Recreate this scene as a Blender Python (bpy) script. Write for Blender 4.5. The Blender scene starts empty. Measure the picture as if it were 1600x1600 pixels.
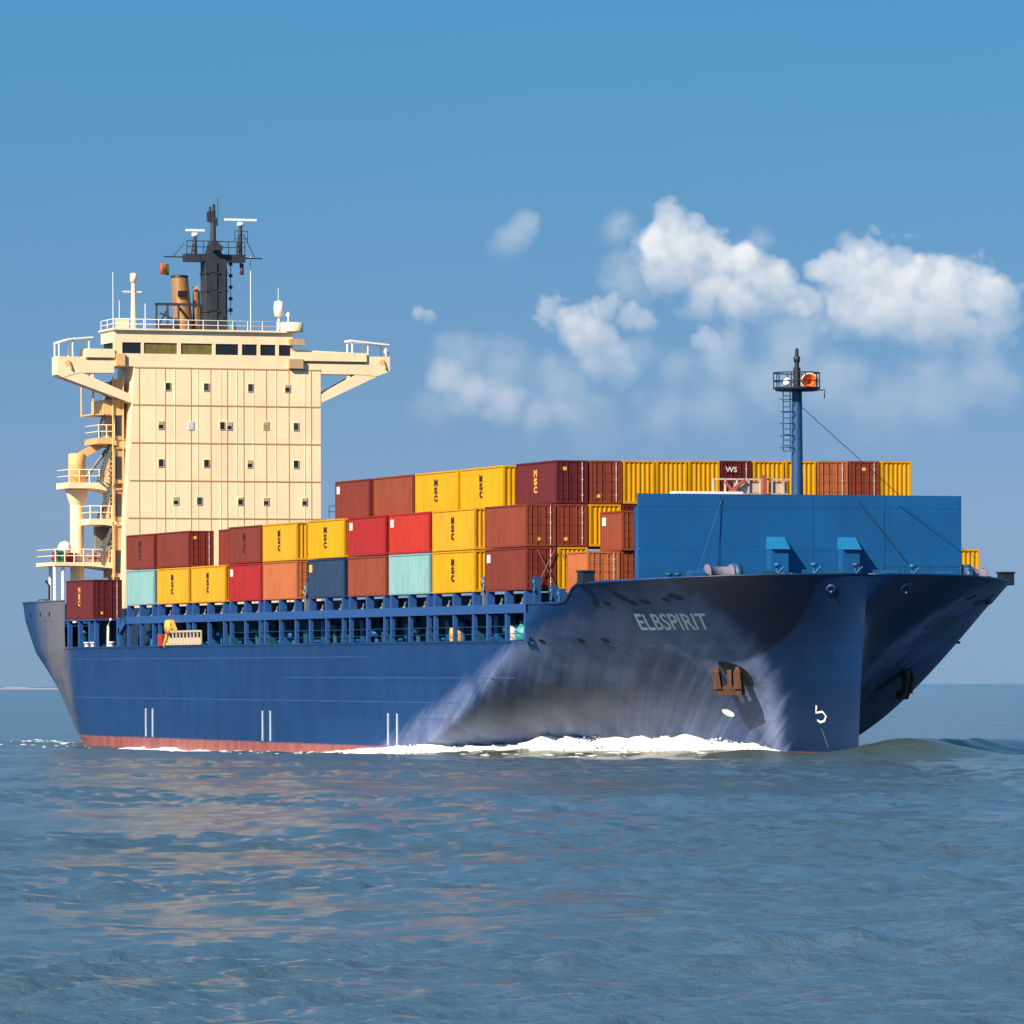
import bpy, math, random
import numpy as np
from mathutils import Vector, Matrix
R = math.radians
random.seed(7); rng = np.random.default_rng(7)
SC = bpy.context.scene
COL = SC.collection

# ------------------------------------------------------------------ camera
TH = R(20); FPX = 9067.0
Fv = Vector((-math.cos(TH), math.sin(TH), 0)); Rv = Vector((math.sin(TH), math.cos(TH), 0))
CAM = Vector((327.663, -134.661, 4.3))
cd = bpy.data.cameras.new('camera'); cam = bpy.data.objects.new('camera', cd); COL.objects.link(cam)
cd.sensor_width = 36; cd.sensor_fit = 'HORIZONTAL'; cd.lens = 36 * FPX / 1600
cd.shift_y = 270.2 / 1600
cd.clip_start = 1; cd.clip_end = 60000
q = Fv.to_track_quat('-Z', 'Y')
cam.location = CAM
cam.rotation_mode = 'QUATERNION'
from mathutils import Quaternion
cam.rotation_quaternion = Quaternion(Fv, 0.0035) @ q
SC.camera = cam

# ------------------------------------------------------------------ light
SUN = Vector((0.54, -0.84, 0)).normalized() * math.cos(R(34)) + Vector((0, 0, math.sin(R(34))))
ld = bpy.data.lights.new('sun', 'SUN'); lo = bpy.data.objects.new('sun', ld); COL.objects.link(lo)
ld.energy = 5.0; ld.angle = R(0.5); ld.color = (1.0, 0.86, 0.68)
lo.rotation_mode = 'QUATERNION'; lo.rotation_quaternion = (-SUN).to_track_quat('-Z', 'Y')
lo.location = (200, -300, 300)

W = bpy.data.worlds.new('World'); SC.world = W; W.use_nodes = True
nt = W.node_tree; nt.nodes.clear()
def N(nt, t, **k):
    n = nt.nodes.new(t)
    for a, b in k.items(): setattr(n, a, b)
    return n
out = N(nt, 'ShaderNodeOutputWorld'); bg = N(nt, 'ShaderNodeBackground')
sky = N(nt, 'ShaderNodeTexSky', sky_type='NISHITA', sun_disc=False)
sky.sun_elevation = R(34); sky.sun_rotation = math.atan2(SUN.x, SUN.y)
sky.altitude = 0; sky.air_density = 1.0; sky.dust_density = 0.6; sky.ozone_density = 3.0
tc = N(nt, 'ShaderNodeTexCoord'); sp = N(nt, 'ShaderNodeSeparateXYZ'); cb = N(nt, 'ShaderNodeCombineXYZ')
ma = N(nt, 'ShaderNodeMath', operation='MULTIPLY_ADD'); ma.inputs[1].default_value = 2.6; ma.inputs[2].default_value = 0.16
nm = N(nt, 'ShaderNodeVectorMath', operation='NORMALIZE')
hs = N(nt, 'ShaderNodeVectorMath', operation='MULTIPLY'); 
tz = N(nt, 'ShaderNodeMapRange'); tz.inputs['From Max'].default_value = .12; nt.links.new(sp.outputs['Z'], tz.inputs['Value'])
t0 = N(nt, 'ShaderNodeMix', data_type='RGBA'); t0.inputs['A'].default_value = (.58, .57, .59, 1); t0.inputs['B'].default_value = (.82, .78, .75, 1)   # haze near the horizon
t0z = N(nt, 'ShaderNodeMapRange'); t0z.inputs['From Max'].default_value = .03; nt.links.new(sp.outputs['Z'], t0z.inputs['Value']); nt.links.new(t0z.outputs[0], t0.inputs['Factor'])
tz.inputs['From Min'].default_value = .03
tm = N(nt, 'ShaderNodeMix', data_type='RGBA'); tm.inputs['B'].default_value = (.56, 1.14, 1.16, 1); nt.links.new(t0.outputs['Result'], tm.inputs['A'])
nt.links.new(tz.outputs[0], tm.inputs['Factor']); nt.links.new(tm.outputs['Result'], hs.inputs[1])
nt.links.new(tc.outputs['Generated'], sp.inputs[0]); nt.links.new(sp.outputs['X'], cb.inputs[0]); nt.links.new(sp.outputs['Y'], cb.inputs[1])
nt.links.new(sp.outputs['Z'], ma.inputs[0]); nt.links.new(ma.outputs[0], cb.inputs[2]); nt.links.new(cb.outputs[0], nm.inputs[0])
nt.links.new(nm.outputs[0], sky.inputs[0]); nt.links.new(sky.outputs[0], hs.inputs[0]); nt.links.new(hs.outputs[0], bg.inputs[0]); nt.links.new(bg.outputs[0], out.inputs[0])
bg.inputs[1].default_value = 0.085

SC.view_settings.view_transform = 'Standard'; SC.view_settings.look = 'None'
SC.view_settings.exposure = 0.68; SC.view_settings.gamma = 1.0; SC.view_settings.use_curve_mapping = False
SC.cycles.use_denoising = True
SC.cycles.volume_bounces = 3; SC.cycles.max_bounces = 10; SC.cycles.volume_step_rate = 1.0
SC.cycles.sample_clamp_direct = 3.0; SC.cycles.sample_clamp_indirect = 2.0; SC.cycles.caustics_reflective = False; SC.cycles.caustics_refractive = False

# ------------------------------------------------------------------ helpers
def s2l(r, g, b):
    f = lambda c: ((c / 255 + .055) / 1.055) ** 2.4 if c > 10 else c / 255 / 12.92
    return (f(r), f(g), f(b))

class MB:
    """collects faces; build() links them as one mesh object"""
    def __init__(s): s.v = []; s.f = []; s.m = []; s.sm = []
    def add(s, vs, fs, mi=0, smooth=False):
        o = len(s.v); s.v += [tuple(p) for p in vs]
        for f in fs: s.f.append(tuple(i + o for i in f)); s.m.append(mi); s.sm.append(smooth)
        return s
    def box(s, x0, x1, y0, y1, z0, z1, mi=0):
        v = [(x0, y0, z0), (x1, y0, z0), (x1, y1, z0), (x0, y1, z0), (x0, y0, z1), (x1, y0, z1), (x1, y1, z1), (x0, y1, z1)]
        return s.add(v, [(3, 2, 1, 0), (4, 5, 6, 7), (0, 1, 5, 4), (1, 2, 6, 5), (2, 3, 7, 6), (3, 0, 4, 7)], mi)
    def bar(s, a, b, w, h=None, mi=0, up=(0, 0, 1)):
        a = Vector(a); b = Vector(b); h = h or w; d = (b - a).normalized()
        u = Vector(up)
        if abs(d.dot(u)) > .95: u = Vector((1, 0, 0))
        r = d.cross(u).normalized(); u = r.cross(d)
        v = []
        for p in (a, b):
            for (i, j) in ((-1, -1), (1, -1), (1, 1), (-1, 1)): v.append(p + r * (i * w / 2) + u * (j * h / 2))
        return s.add(v, [(0, 1, 2, 3), (7, 6, 5, 4), (0, 4, 5, 1), (1, 5, 6, 2), (2, 6, 7, 3), (3, 7, 4, 0)], mi)
    def tube(s, pts, r, n=8, mi=0, r1=None):
        pts = [Vector(p) for p in pts]; v = []; f = []
        for k, p in enumerate(pts):
            d = (pts[min(k + 1, len(pts) - 1)] - pts[max(k - 1, 0)]).normalized()
            u = Vector((0, 0, 1)) if abs(d.z) < .9 else Vector((1, 0, 0))
            a = d.cross(u).normalized(); b = a.cross(d)
            rr = r if r1 is None else r + (r1 - r) * k / (len(pts) - 1)
            for i in range(n):
                t = 2 * math.pi * i / n; v.append(p + a * (rr * math.cos(t)) + b * (rr * math.sin(t)))
        for k in range(len(pts) - 1):
            for i in range(n):
                j = (i + 1) % n; f.append((k * n + i, k * n + j, (k + 1) * n + j, (k + 1) * n + i))
        s.add(v, f, mi, True)
        s.add(v[:n], [tuple(range(n))[::-1]], mi); s.add(v[-n:], [tuple(range(n))], mi)
        return s
    def lathe(s, c, prof, n=16, axis=(0, 0, 1), mi=0):
        """profile of (radius, height) about an axis through c"""
        ax = Vector(axis).normalized(); u = Vector((0, 0, 1)) if abs(ax.z) < .9 else Vector((1, 0, 0))
        a = ax.cross(u).normalized(); b = ax.cross(a); c = Vector(c); v = []; f = []
        for (r, h) in prof:
            for i in range(n):
                t = 2 * math.pi * i / n; v.append(c + ax * h + a * (r * math.cos(t)) + b * (r * math.sin(t)))
        for k in range(len(prof) - 1):
            for i in range(n):
                j = (i + 1) % n; f.append((k * n + i, k * n + j, (k + 1) * n + j, (k + 1) * n + i))
        return s.add(v, f, mi, True)
    def prism(s, poly, x0, x1, mi=0):
        """(y, z) polygon extruded in x"""
        n = len(poly); v = [(x0, y, z) for y, z in poly] + [(x1, y, z) for y, z in poly]
        f = [tuple(range(n)), tuple(range(2 * n - 1, n - 1, -1))] + [(i, n + i, n + (i + 1) % n, (i + 1) % n) for i in range(n)]
        return s.add(v, f, mi)
    def build(s, name, mats, parent=None, loc=None):
        me = bpy.data.meshes.new(name); me.from_pydata(s.v, [], s.f)
        if not isinstance(mats, (list, tuple)): mats = [mats]
        for m in mats: me.materials.append(m)
        me.polygons.foreach_set('material_index', s.m); me.polygons.foreach_set('use_smooth', s.sm); me.update()
        o = bpy.data.objects.new(name, me); COL.objects.link(o)
        if parent: o.parent = parent
        if loc: o.location = loc
        return o

def tag(o, label=None, cat=None, group=None, kind=None):
    if label: o['label'] = label
    if cat: o['category'] = cat
    if group: o['group'] = group
    if kind: o['kind'] = kind
    return o
def empty(name, loc=(0, 0, 0)):
    o = bpy.data.objects.new(name, None); COL.objects.link(o); o.location = loc; o.empty_display_size = .5; return o

# ------------------------------------------------------------------ materials
MATS = {}
def mat(name, col, rough=.5, metal=0, var=.12, scale=3.0, bump=.0, rust=0.0, rustcol=(.12, .04, .015), streak=True, spec=.5, coat=0):
    """painted surface: base colour with weathering, optional vertical rust runs and dirt"""
    if name in MATS: return MATS[name]
    m = bpy.data.materials.new(name); m.use_nodes = True; t = m.node_tree; b = t.nodes['Principled BSDF']
    b.inputs['Roughness'].default_value = rough; b.inputs['Metallic'].default_value = metal; b.inputs['Specular IOR Level'].default_value = spec
    tc = N(t, 'ShaderNodeTexCoord'); mp = N(t, 'ShaderNodeMapping'); mp.inputs['Scale'].default_value = (1, 1, .35) if streak else (1, 1, 1)
    nz = N(t, 'ShaderNodeTexNoise'); nz.inputs['Scale'].default_value = scale; nz.inputs['Detail'].default_value = 6; nz.inputs['Roughness'].default_value = .65
    t.links.new(tc.outputs['Object'], mp.inputs[0]); t.links.new(mp.outputs[0], nz.inputs['Vector'])
    rp = N(t, 'ShaderNodeMapRange'); rp.inputs['From Min'].default_value = .25; rp.inputs['From Max'].default_value = .75
    rp.inputs['To Min'].default_value = 1 - var; rp.inputs['To Max'].default_value = 1 + var
    t.links.new(nz.outputs['Fac'], rp.inputs['Value'])
    mx = N(t, 'ShaderNodeVectorMath', operation='SCALE'); mx.inputs[0].default_value = col
    t.links.new(rp.outputs[0], mx.inputs['Scale']); last = mx.outputs[0]
    if rust > 0:
        mp2 = N(t, 'ShaderNodeMapping'); mp2.inputs['Scale'].default_value = (2.2, 2.2, .28)
        n2 = N(t, 'ShaderNodeTexNoise'); n2.inputs['Scale'].default_value = 2.0; n2.inputs['Detail'].default_value = 8; n2.inputs['Roughness'].default_value = .72
        t.links.new(tc.outputs['Object'], mp2.inputs[0]); t.links.new(mp2.outputs[0], n2.inputs['Vector'])
        r2 = N(t, 'ShaderNodeMapRange'); r2.inputs['From Min'].default_value = .66 - rust * .25; r2.inputs['From Max'].default_value = .86 - rust * .25
        t.links.new(n2.outputs['Fac'], r2.inputs['Value'])
        m2 = N(t, 'ShaderNodeMix', data_type='RGBA'); m2.inputs['B'].default_value = (*rustcol, 1)
        t.links.new(r2.outputs[0], m2.inputs['Factor']); t.links.new(last, m2.inputs['A']); last = m2.outputs['Result']
    t.links.new(last, b.inputs['Base Color'])
    if bump:
        bp = N(t, 'ShaderNodeBump'); bp.inputs['Strength'].default_value = bump; bp.inputs['Distance'].default_value = .05
        t.links.new(nz.outputs['Fac'], bp.inputs['Height']); t.links.new(bp.outputs[0], b.inputs['Normal'])
    MATS[name] = m; return m

def plates(m, w, h, lo, hi):
    t = m.node_tree; b = t.nodes['Principled BSDF']; src = b.inputs['Base Color'].links[0].from_socket; L = t.links.new
    tc = N(t, 'ShaderNodeTexCoord'); sp_ = N(t, 'ShaderNodeSeparateXYZ'); cz = N(t, 'ShaderNodeCombineXYZ'); L(tc.outputs['Object'], sp_.inputs[0]); L(sp_.outputs['Y'], cz.inputs[0]); L(sp_.outputs['Z'], cz.inputs[1])
    bk = N(t, 'ShaderNodeTexBrick'); bk.inputs['Scale'].default_value = 1; bk.inputs['Brick Width'].default_value = w; bk.inputs['Row Height'].default_value = h; bk.inputs['Mortar Size'].default_value = .02; L(cz.outputs[0], bk.inputs['Vector'])
    for k, v in (('Color1', lo), ('Color2', hi), ('Mortar', lo * .97)): bk.inputs[k].default_value = (v, v, v, 1)
    mx = N(t, 'ShaderNodeMix', data_type='RGBA'); mx.blend_type = 'MULTIPLY'; mx.inputs['Factor'].default_value = 1; L(src, mx.inputs['A']); L(bk.outputs['Color'], mx.inputs['B']); L(mx.outputs['Result'], b.inputs['Base Color'])
CREAM = mat('cream_paint', (.94, .70, .45), .55, var=.06, scale=.8, rust=.17, rustcol=(.62, .40, .20))
plates(CREAM, 1.45, 2.94, .93, 1.03)
CREAMD = mat('cream_seam', (.46, .27, .13), .7, var=.1)
OCHRE = mat('ochre_paint', (.72, .44, .18), .55, var=.1, rust=.15, rustcol=(.3, .14, .05))
WHITE = mat('white_paint', (.80, .79, .77), .5, var=.05)
BLUEW = mat('bright_blue_paint', (.005, .085, .25), .48, var=.18, scale=.5, rust=.10, rustcol=(.02, .05, .10))
plates(BLUEW, 5.2, 2.1, .92, 1.06)
BLUED = mat('deck_blue_paint', (.010, .060, .17), .5, var=.2, scale=1.5, rust=.1, rustcol=(.03, .03, .04))
BLUEG = mat('girder_blue_paint', (.020, .075, .24), .45, var=.1, scale=1.0, rust=.08, rustcol=(.05, .04, .05))
LIDBLUE = mat('lid_blue_paint', (.012, .16, .36), .4, var=.08)
TEALB = mat('teal_machinery_paint', (.008, .065, .11), .5, var=.3)
NAVYD = mat('dark_navy_paint', (.008, .014, .03), .55, var=.2)
BLACKM = mat('mast_grey_paint', (.028, .032, .042), .6, var=.35, scale=1.5)
BLACK = mat('black_paint', (.012, .012, .013), .5, var=.2)
GLASS = mat('dark_window_glass', (.012, .014, .018), .08, var=.3, spec=.6)
GLASSO = mat('curtained_window_glass', (.16, .13, .03), .25, var=.35, scale=2)
PALEW = mat('pale_window_cover', (.45, .58, .68), .4, var=.1)
BRONZE = mat('funnel_bronze_paint', (.42, .22, .09), .4, metal=.25, var=.25, scale=1.2, rust=.25, rustcol=(.06, .035, .02))
RUSTA = mat('rusty_anchor_iron', (.085, .036, .020), .85, var=.5, scale=3, rust=.5, rustcol=(.03, .015, .01))
STEEL = mat('grey_steel', (.16, .17, .18), .5, metal=.3, var=.3)
ORANGE = mat('orange_horn_paint', (.75, .17, .04), .4, var=.15)
HORNW = mat('horn_rim_paint', (.85, .50, .30), .4, var=.1)
REDP = mat('red_paint', (.35, .03, .03), .5, var=.2)
LILAC = mat('faded_rope_drum', (.16, .14, .21), .8, var=.25, scale=4)
YELP = mat('yellow_machine_paint', (.65, .36, .06), .5, var=.25)
GREENP = mat('green_paint', (.03, .16, .12), .5, var=.2)

# ------------------------------------------------------------------ hull form (metres; x forward, y to port, z up)
BH = 14.5; ZT = 10.7
HP = [-23.133, 4.661, 0.628, 1.0, 1.768, 1.141, 1.75, 0.498, 2.469]
STERN_Z = [-2.0, 0.0, 1.2, 2.9, 4.95, 6.8, 9.3, 10.8]
STERN_W = [5.0, 6.3, 7.6, 8.9, 10.6, 11.85, 12.7, 12.9]
def stem_x(z): return 16.7 + 1.4 * min(max(z / ZT, 0), 1.05) ** 1.5
def half(X, z):
    t = min(max(z / ZT, 0), 1.05)
    if X > -30:
        xs = HP[0] + (HP[1] - HP[0]) * t ** HP[2]; xe = 16.7 + 1.4 * t ** 1.5
        p = HP[3] + (HP[4] - HP[3]) * t ** HP[5]; qq = HP[6] + (HP[7] - HP[6]) * t ** HP[8]
        u = min(max((X - xs) / (xe - xs), 0), 1)
        return BH * (1 - u ** p) ** qq
    xq = -93 - 9 * min(1, max(z, 0) / 9) ** .7
    if X >= xq: return BH
    s = min((xq - X) / (xq + 121), 1)
    return BH - (BH - float(np.interp(z, STERN_Z, STERN_W))) * s ** 1.7
def hull_pt(X, z, side=-1, off=0.0):
    e = .05; y = half(X, z)
    n = Vector((-(half(X + e, z) - half(X - e, z)) / (2 * e), 1, -(half(X, z + e) - half(X, z - e)) / (2 * e))).normalized()
    return Vector((X + n.x * off, side * (y + n.y * off), z + n.z * off)), Vector((n.x, side * n.y, n.z))
def deck_edge(X):
    if X < 0: return 10.72
    if X < 4.6: return 9.33
    if X < 7.4: u = (X - 4.6) / 2.8; return 9.33 + 1.12 * (3 * u * u - 2 * u ** 3)
    return 10.45 + .42 * (X - 7.4) / 10.7

def hull_material():
    m = bpy.data.materials.new('hull_paint'); m.use_nodes = True; t = m.node_tree; b = t.nodes['Principled BSDF']
    L = t.links.new
    tc = N(t, 'ShaderNodeTexCoord'); sp = N(t, 'ShaderNodeSeparateXYZ'); L(tc.outputs['Object'], sp.inputs[0])
    def M(op, a, b_=None, c=None, clamp=False):
        n = N(t, 'ShaderNodeMath', operation=op); n.use_clamp = clamp
        for i, v in enumerate((a, b_, c)):
            if v is None: continue
            if isinstance(v, (int, float)): n.inputs[i].default_value = v
            else: L(v, n.inputs[i])
        return n.outputs[0]
    def noise(scale, sc=(1, 1, 1), det=6, rough=.6, vec=None):
        mp = N(t, 'ShaderNodeMapping'); mp.inputs['Scale'].default_value = sc; L(vec or tc.outputs['Object'], mp.inputs[0])
        n = N(t, 'ShaderNodeTexNoise'); n.inputs['Scale'].default_value = scale; n.inputs['Detail'].default_value = det; n.inputs['Roughness'].default_value = rough
        L(mp.outputs[0], n.inputs['Vector']); return n.outputs['Fac']
    def ramp(v, a, b_, lo=0, hi=1, sm=True):
        n = N(t, 'ShaderNodeMapRange'); n.interpolation_type = 'SMOOTHSTEP' if sm else 'LINEAR'
        L(v, n.inputs['Value']); n.inputs['From Min'].default_value = a; n.inputs['From Max'].default_value = b_; n.inputs['To Min'].default_value = lo; n.inputs['To Max'].default_value = hi
        return n.outputs[0]
    def mix(f, A, B):
        n = N(t, 'ShaderNodeMix', data_type='RGBA')
        if isinstance(f, (int, float)): n.inputs['Factor'].default_value = f
        else: L(f, n.inputs['Factor'])
        for k, v in (('A', A), ('B', B)):
            if isinstance(v, tuple): n.inputs[k].default_value = (*v, 1)
            else: L(v, n.inputs[k])
        return n.outputs['Result']
    X, Y, Z = sp.outputs
    base = mix(ramp(noise(.5, (1, 1, .25)), .3, .7), (.0050, .034, .125), (.0075, .042, .150))
    # bow flare's pale sheen painted into the colour, in salt-like streaks leaning aft
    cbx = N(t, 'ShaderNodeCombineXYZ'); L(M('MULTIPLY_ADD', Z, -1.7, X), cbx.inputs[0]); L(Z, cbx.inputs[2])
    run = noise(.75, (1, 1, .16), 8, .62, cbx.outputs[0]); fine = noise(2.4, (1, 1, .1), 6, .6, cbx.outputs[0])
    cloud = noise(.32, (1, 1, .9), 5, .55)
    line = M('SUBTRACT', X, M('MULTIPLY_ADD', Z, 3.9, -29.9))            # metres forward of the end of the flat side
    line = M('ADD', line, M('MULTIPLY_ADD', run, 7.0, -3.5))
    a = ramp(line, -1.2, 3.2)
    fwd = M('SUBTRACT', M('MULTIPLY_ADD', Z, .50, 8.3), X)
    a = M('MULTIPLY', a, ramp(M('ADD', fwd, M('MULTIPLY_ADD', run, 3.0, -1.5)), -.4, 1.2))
    # pale tone thinned out low down, in a streaked dark wedge
    wet = M('ADD', M('MULTIPLY_ADD', X, .12, 4.9), M('MULTIPLY_ADD', run, 8, -4))  # wet: mask of the dark wedge low down
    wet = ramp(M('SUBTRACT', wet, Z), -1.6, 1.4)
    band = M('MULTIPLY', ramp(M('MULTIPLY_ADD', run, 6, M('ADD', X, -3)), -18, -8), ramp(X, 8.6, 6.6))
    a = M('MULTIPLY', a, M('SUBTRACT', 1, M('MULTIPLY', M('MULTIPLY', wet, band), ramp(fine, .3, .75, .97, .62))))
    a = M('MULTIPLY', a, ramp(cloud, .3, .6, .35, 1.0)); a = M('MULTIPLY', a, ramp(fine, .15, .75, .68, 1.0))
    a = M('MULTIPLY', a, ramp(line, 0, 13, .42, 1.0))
    stem_shade = M('MULTIPLY', ramp(M('ADD', fwd, M('MULTIPLY_ADD', run, 3.0, -1.5)), 1.0, -1.6), .62)      # shade towards the stem painted in as a darker blue
    shade_base = mix(stem_shade, base, (.001, .0095, .040))
    c = mix(M('MULTIPLY', a, .82), shade_base, (.31, .38, .62))
    # warm glancing light on the stern quarter, painted in as tan
    st = M('MULTIPLY', ramp(M('ADD', X, M('MULTIPLY_ADD', run, 3, -1.5)), -100.5, -104.0), ramp(X, -117, -110))
    c = mix(M('MULTIPLY', st, ramp(cloud, .2, .6, .35, .8)), c, (.17, .15, .145))
    # weld seams and scuffs
    sc = ramp(noise(1.1, (.25, 1, 2.5), 8, .7), .62, .78)
    c = mix(M('MULTIPLY', sc, .35), c, (.045, .09, .24))
    bk = N(t, 'ShaderNodeTexBrick'); cz = N(t, 'ShaderNodeCombineXYZ'); L(X, cz.inputs[0]); L(Z, cz.inputs[1]); L(cz.outputs[0], bk.inputs['Vector'])
    bk.inputs['Scale'].default_value = 1; bk.inputs['Brick Width'].default_value = 9.0; bk.inputs['Row Height'].default_value = 2.3; bk.inputs['Mortar Size'].default_value = .025; bk.inputs['Mortar Smooth'].default_value = .6
    bk.inputs['Color1'].default_value = (.90, .90, .90, 1); bk.inputs['Color2'].default_value = (1.08, 1.08, 1.08, 1); bk.inputs['Mortar'].default_value = (.72, .72, .75, 1)
    mb_ = N(t, 'ShaderNodeMix', data_type='RGBA'); mb_.blend_type = 'MULTIPLY'; mb_.inputs['Factor'].default_value = 1; L(c, mb_.inputs['A']); L(bk.outputs['Color'], mb_.inputs['B']); c = mb_.outputs['Result']
    rs = ramp(noise(1.6, (1, 1, .12), 8, .72), .64, .82); c = mix(M('MULTIPLY', rs, .45), c, (.09, .045, .04))
    # red boot-top, scuffed where it meets the blue
    zz = M('ADD', Z, M('MULTIPLY_ADD', noise(.8, (1, 1, 1)), .10, -.05))
    red = mix(ramp(noise(1.4, (1, 1, .5), 7), .3, .7), (.23, .062, .055), (.32, .11, .095))
    c = mix(ramp(zz, .50, .38, sm=False), c, red)
    L(c, b.inputs['Base Color'])
    b.inputs['Specular IOR Level'].default_value = .4
    L(M('ADD', M('MULTIPLY', a, .3), ramp(noise(.6), .3, .7, .34, .46)), b.inputs['Roughness'])
    bp = N(t, 'ShaderNodeBump'); bp.inputs['Strength'].default_value = .25; bp.inputs['Distance'].default_value = .12
    L(noise(.42, (1, 1, .7), 2, .4), bp.inputs['Height']); L(bp.outputs[0], b.inputs['Normal'])
    return m
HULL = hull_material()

# ------------------------------------------------------------------ sea
def rand_waves(x, y, seed, lam0, lam1, n, amp, spread, head):
    r = np.random.default_rng(seed); z = np.zeros_like(x)
    for i in range(n):
        lam = lam0 * (lam1 / lam0) ** r.random(); k = 2 * math.pi / lam
        a = head + r.normal() * spread; ph = r.random() * 6.283
        z += amp * lam * (0.4 + r.random()) * np.sin(k * (x * math.cos(a) + y * math.sin(a)) + ph)
    return z
def vhalf0(X):  # waterline half-breadth for arrays
    return np.array([half(float(v), 0.2) for v in X])
WLX = np.linspace(-130, 30, 641)
WLH = np.array([half(v, .2) if -121 <= v <= stem_x(.2) else 0 for v in WLX])
def gusts(x, y):
    r = np.random.default_rng(21); g = np.zeros_like(x)
    for i in range(16):
        lam = r.uniform(14, 70); a = 2.6 + r.normal() * .5; k = 6.283 / lam
        g += np.sin(k * (x * math.cos(a) + y * math.sin(a)) + 1.4 * np.sin(.05 * (x * math.sin(a) - y * math.cos(a)) + r.random() * 6) + r.random() * 6.283)
    return np.clip(.72 + .17 * g, .30, 1.25)
def sea_z(x, y):
    d = np.hypot(x - CAM.x, y - CAM.y); g = gusts(x, y)
    z = rand_waves(x, y, 3, 3.0, 9.0, 30, .0024, .5, 2.7) * np.clip(1.3 - d / 600, .12, 1) * (.5 + .5 * g)
    z += rand_waves(x, y, 5, 9.0, 26.0, 14, .0016, .5, 2.3) * np.clip(1.3 - d / 900, .05, 1)
    z += rand_waves(x, y, 9, 1.0, 3.4, 80, .0060, .75, 2.75) * np.clip(1.25 - d / 420, .1, 1) * g
    n = d < 260
    if n.any(): z[n] += rand_waves(x[n], y[n], 13, .35, 1.1, 56, .0050, .9, 2.75) * np.clip(1.2 - d[n] / 230, 0, 1) * g[n]
    # the ship's own waves: bow swell, hollow along the side, swell off the quarter
    z += .95 * np.exp(-(((x - 19.0) / 3.6) ** 2 + ((y - 2.2 - .25 * (19 - x)) / 4.4) ** 2))
    hw = np.interp(x, WLX, WLH); off = np.abs(y) - hw
    z -= .45 * np.exp(-((off - 1.0) / 9) ** 2) * np.exp(-((x + 60) / 36) ** 2)
    z += .30 * np.exp(-((off - 2.5) / 3.0) ** 2) * np.exp(-((x - 2) / 14) ** 2)
    for sgn in (-1, 1):                                     # diverging crests trailing from stem and quarter
        for x0, y0, am, w in ((17, 3.4, 1.05, 2.4), (-96, 13.0, .42, 2.4), (2, 8.0, .22, 2.5)):
            s = x0 - x; c = y0 + s * (.36 if sgn < 0 or x0 < 10 else .62); a = am * np.exp(-np.clip(s, 0, None) / 70) * np.clip(s / 4, 0, 1) if sgn == 1 else am * .3 * np.exp(-np.clip(s, 0, None) / 40) * np.clip(s / 6, 0, 1)
            z += a * np.exp(-((sgn * y - c) / w) ** 2)
    return z
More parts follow.
